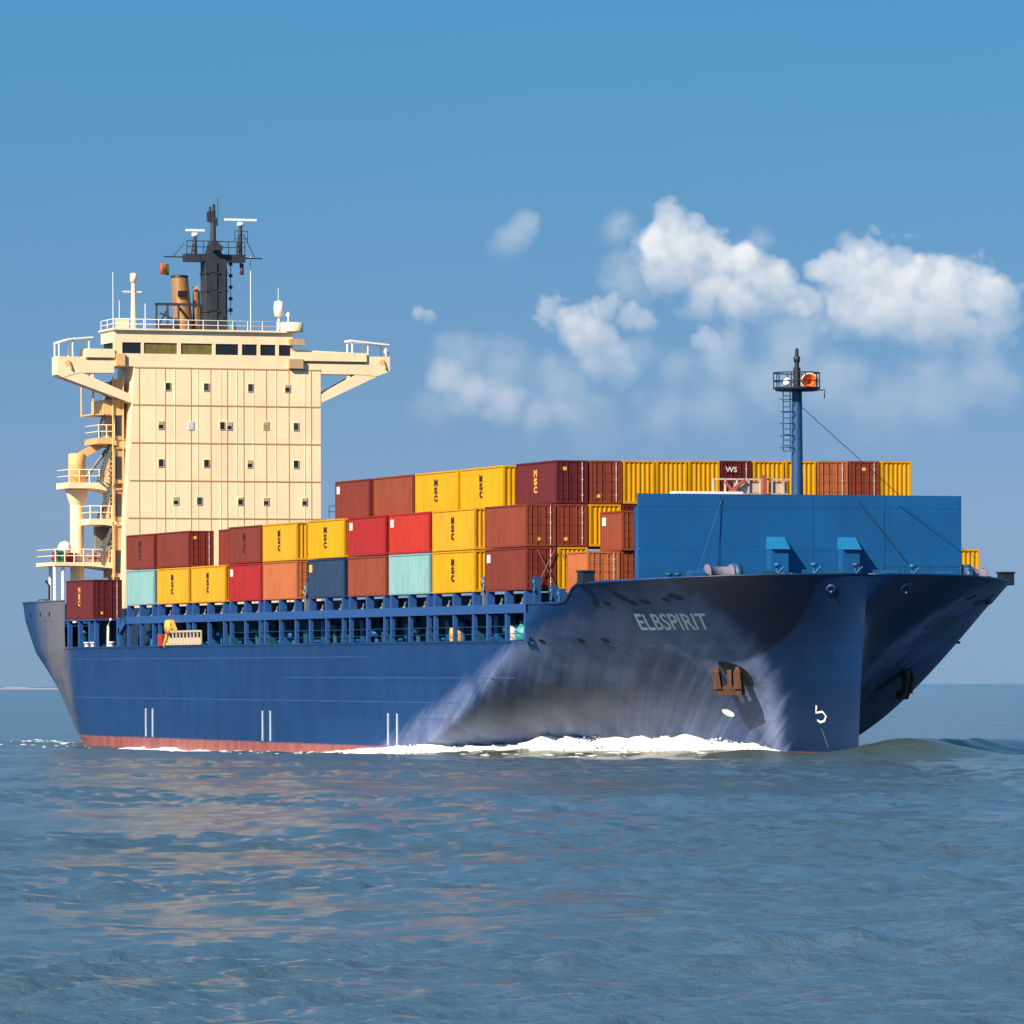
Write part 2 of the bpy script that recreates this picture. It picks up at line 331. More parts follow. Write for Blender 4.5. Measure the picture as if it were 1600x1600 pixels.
def build_sea():
    aim = math.atan2(Fv.y, Fv.x)
    ang = [aim + a for a in np.concatenate([np.linspace(-math.pi, -R(13), 50)[:-1], np.linspace(-R(13), -R(5.4), 220)[:-1], np.linspace(-R(5.4), R(5.4), 760), np.linspace(R(5.4), R(13), 220)[1:], np.linspace(R(13), math.pi, 50)[1:]])]
    ang = np.array(ang[:-1])
    rr = [2.0, 15, 35, 50]; r = 62.0
    while r < 900: rr.append(r); r += max(.13, min(r * r / (5803 * 4.3) * .75, .9 if r < 460 else 6))
    while r < 45000: rr.append(r); r *= 1.05
    rr = np.array(rr); A, RR = np.meshgrid(ang, rr)
    x = CAM.x + RR * np.cos(A); y = CAM.y + RR * np.sin(A)
    z = sea_z(x.ravel(), y.ravel()).reshape(x.shape)
    z *= np.clip((2500 - RR) / 2000, 0, 1)
    n, m = x.shape
    v = np.stack([x, y, z], -1).reshape(-1, 3); v = np.vstack([v, [[CAM.x, CAM.y, 0]]])
    i = np.arange(n - 1)[:, None] * m; j = np.arange(m)[None, :]; j2 = (j + 1) % m
    quad = np.stack([i + j, i + m + j, i + m + j2, i + j2], -1).reshape(-1, 4)[:, ::-1]
    me = bpy.data.meshes.new('water'); 
    tri = np.stack([np.full(m, n * m), np.arange(m), (np.arange(m) + 1) % m], -1)
    nl = quad.size + tri.size
    me.vertices.add(len(v)); me.vertices.foreach_set('co', v.ravel())
    me.loops.add(nl); me.loops.foreach_set('vertex_index', np.concatenate([quad.ravel(), tri.ravel()]).astype(np.int32))
    ls = np.concatenate([np.arange(len(quad)) * 4, quad.size + np.arange(len(tri)) * 3]).astype(np.int32)
    me.polygons.add(len(ls)); me.polygons.foreach_set('loop_start', ls)
    me.polygons.foreach_set('use_smooth', np.ones(len(ls), bool)); me.update(calc_edges=True); me.validate()
    mt = bpy.data.materials.new('sea_water'); mt.use_nodes = True; t = mt.node_tree; b = t.nodes['Principled BSDF']; L = t.links.new
    b.inputs['IOR'].default_value = 1.333; b.inputs['Roughness'].default_value = .11
    tc = N(t, 'ShaderNodeTexCoord')
    def noise(scale, sc, det, rough):
        mp = N(t, 'ShaderNodeMapping'); mp.inputs['Scale'].default_value = sc; mp.inputs['Rotation'].default_value = (0, 0, R(-20)); L(tc.outputs['Object'], mp.inputs[0])
        n_ = N(t, 'ShaderNodeTexNoise'); n_.inputs['Scale'].default_value = scale; n_.inputs['Detail'].default_value = det; n_.inputs['Roughness'].default_value = rough
        L(mp.outputs[0], n_.inputs['Vector']); return n_.outputs['Fac']
    big = noise(.035, (1, .5, 1), 4, .6)
    mx = N(t, 'ShaderNodeMix', data_type='RGBA'); mx.inputs['A'].default_value = (.066, .132, .222, 1); mx.inputs['B'].default_value = (.062, .108, .150, 1)
    rp = N(t, 'ShaderNodeMapRange'); rp.inputs['From Min'].default_value = .35; rp.inputs['From Max'].default_value = .65; L(big, rp.inputs['Value'])
    L(rp.outputs[0], mx.inputs['Factor'])
    # silt stirred up round the moving hull
    mp = N(t, 'ShaderNodeMapping'); mp.inputs['Location'].default_value = (48 / 76, 0, 0); mp.inputs['Scale'].default_value = (1 / 76, 1 / 25, 0); L(tc.outputs['Object'], mp.inputs[0])
    ln = N(t, 'ShaderNodeVectorMath', operation='LENGTH'); L(mp.outputs[0], ln.inputs[0])
    sr = N(t, 'ShaderNodeMapRange'); sr.interpolation_type = 'SMOOTHSTEP'; L(ln.outputs['Value'], sr.inputs['Value']); sr.inputs['From Min'].default_value = 1.02; sr.inputs['From Max'].default_value = .80
    m2 = N(t, 'ShaderNodeMix', data_type='RGBA'); m2.inputs['B'].default_value = (.055, .074, .044, 1); L(sr.outputs[0], m2.inputs['Factor']); L(mx.outputs['Result'], m2.inputs['A']); L(m2.outputs['Result'], b.inputs['Base Color'])
    b1 = N(t, 'ShaderNodeBump'); b1.inputs['Strength'].default_value = 1.0; b1.inputs['Distance'].default_value = .22; L(noise(1.1, (1, 1, 1), 8, .68), b1.inputs['Height'])
    # calmer and rougher patches of wind
    gust = N(t, 'ShaderNodeMapRange'); gust.inputs['From Min'].default_value = .35; gust.inputs['From Max'].default_value = .65; gust.inputs['To Min'].default_value = .35; gust.inputs['To Max'].default_value = 1.0
    L(noise(.06, (1, .4, 1), 3, .5), gust.inputs['Value'])
    b2 = N(t, 'ShaderNodeBump'); b2.inputs['Distance'].default_value = .02; L(gust.outputs[0], b2.inputs['Strength']); L(noise(4.5, (1, 1, 1), 6, .65), b2.inputs['Height']); L(b1.outputs[0], b2.inputs['Normal'])
    L(b2.outputs[0], b.inputs['Normal'])
    me.materials.append(mt)
    o = bpy.data.objects.new('water', me); COL.objects.link(o); tag(o, kind='structure')
build_sea()

# low shore far off to the left, horizon haze painted into its pale grey
cm = MB(); pts = []
for i in range(60):
    a = i / 59; px = -420 + a * 560; dd = 9000
    c = CAM + Fv * dd + Rv * ((px - 800) / FPX * dd)
    h = 1.0 + 2.0 * abs(math.sin(i * 1.7) * math.sin(i * .6)) + (1.5 if i % 7 in (2, 3) else 0)
    h *= min(1, (59 - i) / 14)
    pts.append((c, h))
vv = []; ff = []
for k, (c, h) in enumerate(pts):
    for (dz, db) in ((-1, 0), (h * .6, 60), (h, 140), (h * .8, 400), (-1, 800)):
        p = c + Fv * db; vv.append((p.x, p.y, dz))
for k in range(len(pts) - 1):
    for j in range(4): ff.append((k * 5 + j, k * 5 + 5 + j, k * 5 + 6 + j, k * 5 + 1 + j))
cm.add(vv, ff, 0, True)
tag(cm.build('shore_hills', mat('hazed_shore', (.36, .36, .38), .9, var=.3, scale=.01, streak=False)), kind='structure')

# ------------------------------------------------------------------ clouds
def cloud_material(name, dens, cs, soft, wisp):
    """vapour: dense inside every puff, torn at the rim by noise"""
    m = bpy.data.materials.new(name); m.use_nodes = True; t = m.node_tree; L = t.links.new
    t.nodes.remove(t.nodes['Principled BSDF']); o = t.nodes['Material Output']
    g = N(t, 'ShaderNodeNewGeometry'); best = None
    def noise(scale, det):
        n = N(t, 'ShaderNodeTexNoise'); n.inputs['Scale'].default_value = scale; n.inputs['Detail'].default_value = det; n.inputs['Roughness'].default_value = .58; L(g.outputs['Position'], n.inputs['Vector']); return n.outputs['Fac']
    for c, r in cs:
        d = N(t, 'ShaderNodeVectorMath', operation='DISTANCE'); L(g.outputs['Position'], d.inputs[0]); d.inputs[1].default_value = c
        f = N(t, 'ShaderNodeMath', operation='MULTIPLY_ADD'); L(d.outputs['Value'], f.inputs[0]); f.inputs[1].default_value = -1 / r; f.inputs[2].default_value = 1
        if best is None: best = f.outputs[0]
        else:
            k = N(t, 'ShaderNodeMath', operation='SMOOTH_MAX'); L(best, k.inputs[0]); L(f.outputs[0], k.inputs[1]); k.inputs[2].default_value = .12; best = k.outputs[0]
    a = N(t, 'ShaderNodeMath', operation='MULTIPLY_ADD'); L(noise(.024, 6), a.inputs[0]); a.inputs[1].default_value = wisp; L(best, a.inputs[2])
    if soft < .45:
        vo = N(t, 'ShaderNodeTexVoronoi'); vo.feature = 'SMOOTH_F1'; vo.inputs['Scale'].default_value = .045; vo.inputs['Smoothness'].default_value = .35; vo.inputs['Detail'].default_value = 1; L(g.outputs['Position'], vo.inputs['Vector'])
        a2 = N(t, 'ShaderNodeMath', operation='MULTIPLY_ADD'); L(vo.outputs['Distance'], a2.inputs[0]); a2.inputs[1].default_value = -.55; L(a.outputs[0], a2.inputs[2]); a = a2
    b = N(t, 'ShaderNodeMapRange'); b.interpolation_type = 'SMOOTHSTEP'; L(a.outputs[0], b.inputs['Value'])
    b.inputs['From Min'].default_value = wisp * .5 + (-.17 if soft < .45 else .06); b.inputs['From Max'].default_value = wisp * .5 + (-.17 if soft < .45 else .06) + soft; b.inputs['To Max'].default_value = 1
    v = N(t, 'ShaderNodeVolumeScatter'); v.inputs['Color'].default_value = (.990, .925, .870, 1); v.inputs['Anisotropy'].default_value = -.35
    zz = N(t, 'ShaderNodeSeparateXYZ'); L(g.outputs['Position'], zz.inputs[0]); lo_ = min(c.z - r for c, r in cs); hi_ = max(c.z + r for c, r in cs)
    zr = N(t, 'ShaderNodeMapRange'); L(zz.outputs['Z'], zr.inputs['Value']); zr.inputs['From Min'].default_value = lo_ + .15 * (hi_ - lo_); zr.inputs['From Max'].default_value = lo_ + .6 * (hi_ - lo_); zr.inputs['To Min'].default_value = dens * .22; zr.inputs['To Max'].default_value = dens
    dn = N(t, 'ShaderNodeMath', operation='MULTIPLY'); L(b.outputs[0], dn.inputs[0]); L(zr.outputs[0], dn.inputs[1])
    L(dn.outputs[0], v.inputs['Density']); L(v.outputs[0], o.inputs['Volume']); m.cycles.volume_step_rate = .4; return m
CD = 5200.0
def sky_point(px, py, dd=CD): return CAM + Fv * dd + Rv * ((px - 800) / FPX * dd) + Vector((0, 0, (1070.2 - py) / FPX * dd))
def cloud(name, label, puffs, dens, dd=CD, vox=7.0, seed=0, soft=.3, wisp=1.7, disp=14, buds=1):
    r = random.Random(seed); mb = MB(); k = dd / FPX; cs = []
    for (px, py, rad) in puffs:
        kids = [(px, py, rad * 1.12)]
        for i in range(buds):
            a = r.uniform(-.4, 3.6); kids.append((px + math.cos(a) * rad * .72, py - math.sin(a) * rad * .62, rad * r.uniform(.38, .6)))
        for (qx, qy, qr) in kids:
            s = qr * k; c = sky_point(qx, qy, dd) + Fv * (r.uniform(-.5, .5) * rad * k); cs.append((c, s * 1.15))
            mb.lathe(c, [(max(.01, s * 1.15 * math.sin(math.pi * j / 10)), -s * 1.15 * math.cos(math.pi * j / 10)) for j in range(11)], 16)
    o = mb.build(name, cloud_material(name + '_vapour', dens, cs, soft, wisp))
    rm = o.modifiers.new('remesh', 'REMESH'); rm.mode = 'VOXEL'; rm.voxel_size = vox; rm.use_smooth_shade = True
    tx = bpy.data.textures.new(name, 'CLOUDS'); tx.noise_scale = 40; tx.noise_depth = 2
    dm = o.modifiers.new('d', 'DISPLACE'); dm.texture = tx; dm.texture_coords = 'GLOBAL'; dm.strength = disp; dm.mid_level = .5
    dg = bpy.context.evaluated_depsgraph_get(); me = bpy.data.meshes.new_from_object(o.evaluated_get(dg))
    o.modifiers.clear(); old = o.data; o.data = me; bpy.data.meshes.remove(old)
    return tag(o, label, 'cloud', 'cumulus clouds above the ship')
cloud('cloud', 'tall white cumulus tower above the deck cargo, between two lower banks',
      [(1060, 350, 42), (1030, 380, 40), (1085, 395, 55), (1050, 425, 50), (1120, 430, 60), (1170, 440, 60), (1210, 450, 48), (1150, 475, 55), (1100, 470, 45)], .020, seed=1)
cloud('cloud', 'broad white cumulus bank on the right, above the foremast',
      [(1340, 400, 42), (1310, 430, 48), (1370, 430, 55), (1430, 440, 60), (1490, 450, 65), (1540, 470, 58), (1560, 500, 45), (1400, 480, 70), (1470, 500, 70), (1320, 480, 55), (1530, 520, 45), (1270, 480, 40)], .015, dd=5600, seed=2)
cloud('cloud', 'smaller ragged white cloud below the tall one, leaning right',
      [(865, 478, 32), (895, 500, 38), (930, 540, 45), (955, 570, 40), (915, 525, 40), (985, 490, 26), (1010, 500, 24), (950, 480, 24), (970, 585, 32), (1105, 528, 24)], .015, dd=5000, seed=3)
cloud('cloud', 'faint lone puff of cloud on the left of the others', [(820, 350, 30), (800, 375, 32), (780, 390, 20)], .009, seed=4, soft=.5)
cloud('cloud', 'thin pale cloud low on the left above the brown containers', [(700, 590, 34), (740, 615, 40), (790, 640, 40), (840, 655, 38), (880, 650, 30)], .011, seed=5, soft=.7)
cloud('cloud', 'thin faded veil of cloud beneath the two white banks',
      [(1000, 560, 40), (1060, 580, 40), (1130, 560, 55), (1200, 600, 60), (1290, 600, 70), (1380, 640, 70), (1460, 620, 70), (1540, 600, 60), (1120, 640, 60), (1240, 540, 60), (720, 560, 50), (790, 590, 60), (880, 600, 60), (680, 640, 45), (930, 660, 60), (1030, 650, 60), (980, 430, 50), (965, 360, 34), (1190, 375, 24)], .0062, dd=6600, vox=9, seed=6, soft=.9, buds=1)
cloud('cloud', 'tiny wisp of cloud to the right of the bridge', [(655, 490, 14), (672, 496, 12)], .02, seed=7, vox=3, disp=3)

# ------------------------------------------------------------------ ship
SHIP = tag(empty('container_ship'), 'dark blue container ship under way with a cream deckhouse aft and blue breakwater forward', 'ship')
TOP = [SHIP]                      # everything that trims with the ship

def build_hull():
    mb = MB()
    xs_a = list(np.linspace(-121, -103, 25)); xs_m = list(np.linspace(-103, -30, 30))[:-1] + list(np.linspace(-30, 0, 90))
    kf = [1 - (1 - i / 70) ** 1.5 for i in range(71)]
    zl = list(np.linspace(-2.2, 0, 5))[:-1] + list(np.linspace(0, 7.1, 44))
    def grid(rows, side):
        n = len(rows); m = len(rows[0]); v = [p for r_ in rows for p in r_]; f = []
        for i in range(n - 1):
            for j in range(m - 1):
                qd = (i * m + j, i * m + j + 1, (i + 1) * m + j + 1, (i + 1) * m + j)
                f.append(qd if side < 0 else qd[::-1])
        mb.add(v, f, 0, True)
    for side in (-1, 1):
        rows = []
        for z in zl:
            X = xs_a[:-1] + xs_m[:-1] + [stem_x(z) * k for k in kf]
            rows.append([(x, side * half(x, z), z) for x in X])
        grid(rows, side)
        # upper plating: forward of the open gallery, and round the stern
        rows = []
        for w in np.linspace(0, 1, 20):
            rr = []
            for k in kf:
                x = 18.14 * k; zt = deck_edge(min(x, 18.1)); z = 7.1 + (zt - 7.1) * w
                x = stem_x(z) * k; rr.append((x, side * half(x, z), z))
            rows.append(rr)
        grid(rows, side); fe = rows[-1]
        rows = [[(x, side * half(x, 7.1 + 3.62 * w), 7.1 + 3.62 * w) for x in xs_a] for w in np.linspace(0, 1, 7)]
        grid(rows, side)
        # rail cap along the bulwark edge
        mb.tube(fe[::2] + [fe[-1]], .07, 6); mb.tube([(x, side * half(x, 10.74), 10.74) for x in xs_a], .07, 6)
        # edge of the gallery sill
        mb.box(-103, -2.5, *sorted((side * 14.1, side * 14.56)), 7.04, 7.16)
    # transom
    zz = zl + list(np.linspace(7.1, 10.72, 6))[1:]
    v = [(-121, -half(-121, z), z) for z in zz] + [(-121, half(-121, z), z) for z in zz]; n = len(zz)
    mb.add(v, [(i, i + 1, n + i + 1, n + i) for i in range(n - 1)])
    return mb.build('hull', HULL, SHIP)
HO = build_hull()

# decks: gallery floor, foredeck, poop, hatch platform, gallery back wall
d = MB()
d.box(-103, 0, -14.1, -12.0, 6.9, 7.06); d.box(-103, 0, 12.0, 14.1, 6.9, 7.06)
d.build('side_deck', BLUED, SHIP)
d = MB(); zf = 9.25
pl = [(x, -half(x, zf) + .12, zf) for x in np.linspace(0, 17.3, 24)]; n = len(pl)
d.add(pl + [(p[0], -p[1], p[2]) for p in pl], [(i, i + 1, n + i + 1, n + i) for i in range(n - 1)]); d.build('foredeck', BLUED, SHIP)
d = MB(); d.box(-120.8, -103, -11.5, 11.5, 9.0, 9.12); d.build('poop_deck', BLUED, SHIP)
d = MB(); d.box(-103, .2, -12.25, 12.25, 7.0, 10.05)
d.box(.2, 6.9, -12.2, 12.2, 9.2, 9.95)
for x in np.arange(-101, 0, 3.74): d.box(x, x + .18, -12.5, -12.25, 7.06, 10.0)
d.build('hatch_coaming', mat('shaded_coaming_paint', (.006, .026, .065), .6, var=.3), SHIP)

# bay plan measured along the starboard side: (aft end, forward end)
BAY = [(-7.40, 0.0), (-17.20, -9.28), (-25.70, -17.81), (-34.05, -26.34), (-42.60, -34.85), (-52.58, -45.0), (-60.45, -53.02), (-69.50, -61.35), (-78.07, -70.18), (-86.06, -78.89)]
Z1, Z2, Z3, Z4 = 10.18, 12.80, 15.40, 18.05

# starboard girder and stanchions of the open gallery
g = MB(); g.box(-86.4, .3, -14.5, -14.2, 8.80, 9.34); g.box(-86.4, 0, -14.2, -12.25, 9.24, 9.32)
g.prism([(-14.5, 7.1), (-14.2, 7.1), (-14.2, 9.3), (-14.5, 9.3)], -88.6, -87.9)
g.bar((-88.2, -14.35, 8.2), (-86.2, -14.35, 9.15), .3, .5)
g.build('girder', BLUEG, SHIP)
g = MB(); g.box(-86.4, .3, 14.2, 14.5, 8.80, 9.34); g.build('girder', BLUEG, SHIP)
st_x = []
for a, b in BAY: st_x += [b - .35, (a + b) / 2, a + .35]
for x in st_x:
    m = MB(); m.box(x - .14, x + .14, -14.46, -14.22, 7.06, 8.80); m.box(x - .17, x + .17, -14.47, -14.0, 9.34, Z1 - .03)
    m.box(x - .10, x + .10, -14.22, -12.3, 8.9, 9.2)
    m.build('stanchion', BLUEG, SHIP)
for i, (a, b) in enumerate(BAY):
    for u in (.22, .72):
        x = a + (b - a) * u; m = MB()
        m.tube([(x, -14.0, 9.34), (x + .1, -13.95, 9.72)], .07, 8); m.lathe((x, -14.0, 9.34), [(.13, 0), (.13, .08), (.07, .1)], 10)
        m.build('lashing_bottle', STEEL, SHIP)
r_ = random.Random(3)
for i in range(30):                         # ventilators and lockers along the gallery
    x = -84 + i * 2.85 + r_.uniform(-.5, .5); h = r_.uniform(.7, 1.25); m = MB()
    if i % 3 == 0:
        m.tube([(x, -13, 7.06), (x, -13, 7.06 + h)], .2, 10); m.lathe((x, -13, 7.06 + h), [(.2, -.25), (.48, -.2), (.5, .05), (.3, .22), (.01, .25)], 14)
        m.build('ventilator', TEALB if i % 2 else BLUEW, SHIP)
    elif i % 3 == 1:
        m.box(x - .55, x + .55, -13.3, -12.55, 7.06, 7.06 + h); m.box(x - .6, x + .6, -13.35, -12.5, 7.06 + h, 7.12 + h)
        m.build('deck_locker', TEALB, SHIP)
    else:
        m.box(x - .35, x + .35, -13.0, -12.5, 7.06, 7.0 + h * 1.4); m.tube([(x - .5, -13.3, 7.3), (x + .5, -13.3, 7.3)], .12, 8)
        m.build('valve_box', BLUEW, SHIP)
m = MB(); m.lathe((-16, -13.2, 7.06), [(.5, 0), (.55, .5), (.5, .95), (.01, 1.0)], 14); m.build('oil_drum', YELP, SHIP)
m = MB(); m.lathe((-5.4, -13.3, 7.06), [(.45, 0), (.5, .5), (.4, 1.0), (.01, 1.05)], 12); m.build('white_bollard', mat('grubby_white_paint', (.42, .43, .42), .6, var=.25), SHIP)
m = MB(); m.lathe((-3.2, -13.4, 7.6), [(.01, -.6), (.55, -.4), (.65, .1), (.3, .55), (.01, .6)], 14); m.build('hose_reel', mat('turquoise_paint', (.05, .32, .34), .5), SHIP)
m = MB()
for z in (7.55, 8.0): m.tube([(-60, -14.42, z), (-.3, -14.42, z)], .022, 6)
m.build('handrail', TEALB, SHIP)
RODC = mat('lashing_steel', (.20, .10, .07), .6)
for a, b in (((.15, -13.9, 10.3), (.15, -12.7, 12.6)), ((.15, -12.6, 10.3), (.15, -13.8, 12.6)), ((.15, -11.4, 10.3), (.15, -12.3, 12.6))):
    m = MB(); m.tube([a, b], .03, 5); m.build('lashing_rod', RODC, SHIP)
for x, y, h, c in ((.55, -14.0, 10.95, BLUED), (2.4, -13.6, 10.4, BLUED), (3.4, -13.5, 10.2, BLUED), (-8.35, -14.05, 11.1, STEEL), (-43.8, -14.05, 11.2, STEEL)):
    m = MB(); m.box(x - .22, x + .22, y - .2, y + .2, 9.3, h); m.tube([(x, y - .1, h - .2), (x + .35, y - .3, h - .9)], .07, 6); m.lathe((x, y - .2, h - .35), [(.01, -.1), (.22, -.08), (.22, .08), (.01, .1)], 10, axis=(0, 1, 0)); m.build('lashing_post', c, SHIP)
# gallery: supports under the aft container
for x in (-102.3, -99.3, -96.4, -94.9):
    m = MB(); m.box(x - .2, x + .2, -14.4, -14.1, 7.1, 9.24); m.build('stanchion', BLUEG, SHIP)
m = MB(); m.box(-103, -94.2, -14.5, -12.2, 9.14, 9.24); m.build('cargo_ledge', BLUEG, SHIP)
m = MB(); m.lathe((-101, -13.4, 7.06), [(.25, 0), (.25, 1.1), (.45, 1.15), (.3, 1.4), (.01, 1.42)], 12); m.build('ventilator', TEALB, SHIP)
m = MB(); m.tube([(-96.3, -13.9, 7.1), (-96.3, -13.9, 8.4), (-95.9, -13.9, 8.85), (-95.2, -13.9, 8.9)], .12, 8); m.build('pipe', OCHRE, SHIP)
m = MB(); m.tube([(-91.6, -14.3, 7.1), (-91.6, -14.3, 8.7), (-90.9, -14.3, 9.2)], .09, 8); m.build('pipe', WHITE, SHIP)
for x in (-97.6, -95.9, -91.0):
    m = MB(); m.lathe((x, -14.2, 7.06), [(.22, 0), (.22, .35), (.3, .38), (.3, .45), (.01, .46)], 10); m.build('bollard', WHITE, SHIP)
# accommodation ladder stowed in the gallery
m = MB()
for z in (7.25, 8.15): m.bar((-75.3, -14.62, z), (-66.6, -14.62, z), .1, .14)
for i in range(11): x = -75.3 + i * .87; m.bar((x, -14.62, 7.25), (x, -14.62, 8.15), .1, .1)
m.box(-75.3, -66.6, -14.6, -14.56, 7.3, 7.7)
gl = m.build('accommodation_ladder', mat('ladder_tan', (.50, .42, .31), .6), SHIP)
m = MB(); m.bar((-75.6, -14.6, 7.1), (-73.8, -14.6, 8.9), .3); m.lathe((-74.4, -14.6, 8.5), [(.01, -.4), (.5, -.3), (.55, .3), (.01, .4)], 12, axis=(0, 1, 0)); m.bar((-73.8, -14.6, 8.9), (-72.9, -14.6, 8.2), .2); m.build('winch', YELP, gl)
m = MB(); m.box(-77.1, -75.9, -14.75, -14.5, 7.15, 8.0); m.build('winch_box', REDP, gl)

# --- writing and marks on the hull
def text_mesh(s, bold=.03):
    cu = bpy.data.curves.new('t', 'FONT'); cu.body = s; cu.size = 1; cu.offset = bold; cu.resolution_u = 3
    o = bpy.data.objects.new('t', cu); COL.objects.link(o)
    dg = bpy.context.evaluated_depsgraph_get(); me = bpy.data.meshes.new_from_object(o.evaluated_get(dg))
    v = np.array([tuple(p.co) for p in me.vertices]); f = [tuple(p.vertices) for p in me.polygons]
    bpy.data.objects.remove(o); bpy.data.curves.remove(cu); bpy.data.meshes.remove(me)
    v[:, 0] -= v[:, 0].min(); v[:, 1] -= v[:, 1].min(); v[:, 0] /= v[:, 0].max(); v[:, 1] /= v[:, 1].max()
    return v, f
LETT = mat('letter_white_paint', (.93, .94, .96), .5, var=.12)
LETTD = mat('grey_letter_paint', (.16, .18, .23), .6, var=.2)  # darker letter grey for the port name and draught mark
tv, tf = text_mesh('ELBSPIRIT', .018)
for side, mt in ((-1, LETT), (1, LETTD)):
    mb = MB(); vs = []
    for (u, v, _) in tv:
        uu = u if side < 0 else 1 - u
        X = 7.25 + 3.30 * uu + 1.03 * v; z = 7.70 + .98 * v
        vs.append(tuple(hull_pt(X, z, side, .02)[0]))
    mb.add(vs, tf if side < 0 else tf); mb.build('ship_name', mt, HO)
def strip(name, pts, w, m, off=.02, side=-1):
    """thin painted line lying on the hull through (x, z) points"""
    mb = MB(); P = []
    for i, (x, z) in enumerate(pts):
        a = Vector(pts[max(i - 1, 0)]); b = Vector(pts[min(i + 1, len(pts) - 1)]); t = (b - a).normalized(); nn = Vector((-t.y, t.x)) * w / 2
        for s in (1, -1): P.append(tuple(hull_pt(x + nn.x * s, z + nn.y * s, side, off)[0]))
    mb.add(P, [(2 * i, 2 * i + 1, 2 * i + 3, 2 * i + 2) for i in range(len(pts) - 1)]); return mb.build(name, m, HO)
for x in (-80.85, -79.1, -52.5, -50.75, -25.74, -23.95):
    m = MB(); m.box(x - .09, x + .09, -14.56, -14.5, .52, 2.58); m.build('fender_strip', mat('fender_paint', (.45, .50, .60), .5, var=.25), HO)
for a, b, z in ((-48, -2, 4.85), (-100, -30, 6.2), (-100, -12, 3.3)):
    m = MB(); m.box(a, b, -14.515, -14.5, z, z + .035); m.build('weld_seam', mat('pale_seam_paint', (.05, .10, .26), .5), HO)
strip('bulb_mark', [(12.57, 3.22), (12.34, 2.80), (12.95, 2.86), (13.2, 2.6), (12.95, 2.32), (12.55, 2.24), (12.3, 2.36)], .13, LETT)
strip('draught_mark', [(12.55, 1.85), (12.76, 1.31), (12.96, .74)], .045, LETTD)
mb = MB(); c = [hull_pt(5.66 + .36 * math.cos(t), 2.77 + .24 * math.sin(t), -1, .03)[0] for t in np.linspace(0, 6.283, 17)[:-1]]
mb.add(c, [tuple(range(16))]); mb.build('thruster_mark', LETT, HO)
for side in (-1, 1):
    for x, z, r in (((7.06, 9.3, .2), (7.76, 9.3, .2), (9.89, 9.35, .22), (11.06, 9.44, .16), (11.75, 9.6, .28), (-.05, 7.12, .2), (.61, 7.1, .2), (3.14, 7.1, .2), (4.49, 7.1, .2)) if side < 0 else ((9.89, 9.35, .22), (11.75, 9.6, .28))):
        mb = MB(); c = [hull_pt(x + r * .95 * math.cos(t), z + r * .62 * math.sin(t), side, .025)[0] for t in np.linspace(0, 6.283, 13)[:-1]]
        mb.add(c, [tuple(range(12))]); mb.build('scupper', NAVYD, HO)
    strip('fairlead_slot', [(8.95, 9.84), (9.0, 9.6), (9.1, 9.36), (9.3, 9.28)], .34, NAVYD, .025, side)
for x, z, r, side in ((17.5, 10.05, .26, -1), (17.3, 10.1, .40, 1)):
    p, n = hull_pt(x, z, side, .02); m = MB(); m.lathe(p, [(r * .6, .06), (r, .1), (r * 1.15, 0)], 16, axis=n); m.build('panama_chock', BLUED, HO)
    m = MB(); m.lathe(p, [(.01, .05), (r * .6, .05)], 12, axis=n); m.build('chock_opening', BLACK, HO)
    p2 = p + Vector((0, 0, -r * .5)) + n * .1; m = MB(); m.lathe(p2, [(.01, -.08), (.08, 0), (.01, .08)], 10); m.build('fog_lamp', STEEL, HO)
# fairlead boxes standing on the bulwark corners
for side in (-1, 1):
    X = 7.65; y = side * (half(X, 10.5) - .22); m = MB()
    m.box(X - .35, X + .55, y - .36, y + .36, 10.4, 11.13); m.box(X - .42, X + .62, y - .42, y + .42, 11.13, 11.22)
    m.build('fairlead_box', NAVYD, SHIP)

# --- anchors in their hawse pipes
def anchor(side):
    k = .86; ax, az = (8.35, 5.1) if side < 0 else (2.4, 4.75)
    p, n = hull_pt(ax, az, side, .0); up = (Vector((0, 0, 1)) - n * n.z).normalized(); fw = Vector((1, side * -.8, 0)).normalized()
    Q = lambda a, b: hull_pt(ax + .35 + a * .8, az + b * .75, side, .03)[0]
    sk = MB(); c = [Q(.85 * math.cos(t) * (1 + .2 * math.sin(2 * t)), 1.0 * math.sin(t)) for t in np.linspace(0, 6.283, 21)[:-1]]; sk.add(c, [tuple(range(20))]); sk.build('hawse_pocket', NAVYD, HO)
    o = Vector((n.x, n.y, 0)).normalized(); up = (Vector((0, 0, 1)) + o * .30).normalized()
    P = lambda a, b, c: p + o * (.15 if side < 0 else .55) + (fw * a + up * b + o * c) * k
    an = MB(); an.bar(P(.05, -1.0, .25), P(.1, .7, -.1), .30, .28, up=o)
    an.bar(P(-.95, -1.15, .25), P(1.0, -1.2, .25), .42, .5, up=up)
    for s_ in (-.78, .82):
        a = P(s_, -1.1, .3); b = P(s_ * 1.04, .1, .22); t_ = P(s_ * 1.0, .78, .1); w = fw * .22
        v = [a - w * 1.2, a + w * 1.2, b + w, b - w, t_, a - w * 1.2 + o * .3, a + w * 1.2 + o * .3, b + w + o * .25, b - w + o * .25]
        an.add(v, [(0, 1, 2, 3), (3, 2, 4), (5, 8, 7, 6), (8, 4, 7), (0, 3, 8, 5), (1, 6, 7, 2), (3, 4, 8), (2, 7, 4), (0, 5, 6, 1)])
    an.build('anchor', RUSTA, SHIP)
anchor(-1); anchor(1)

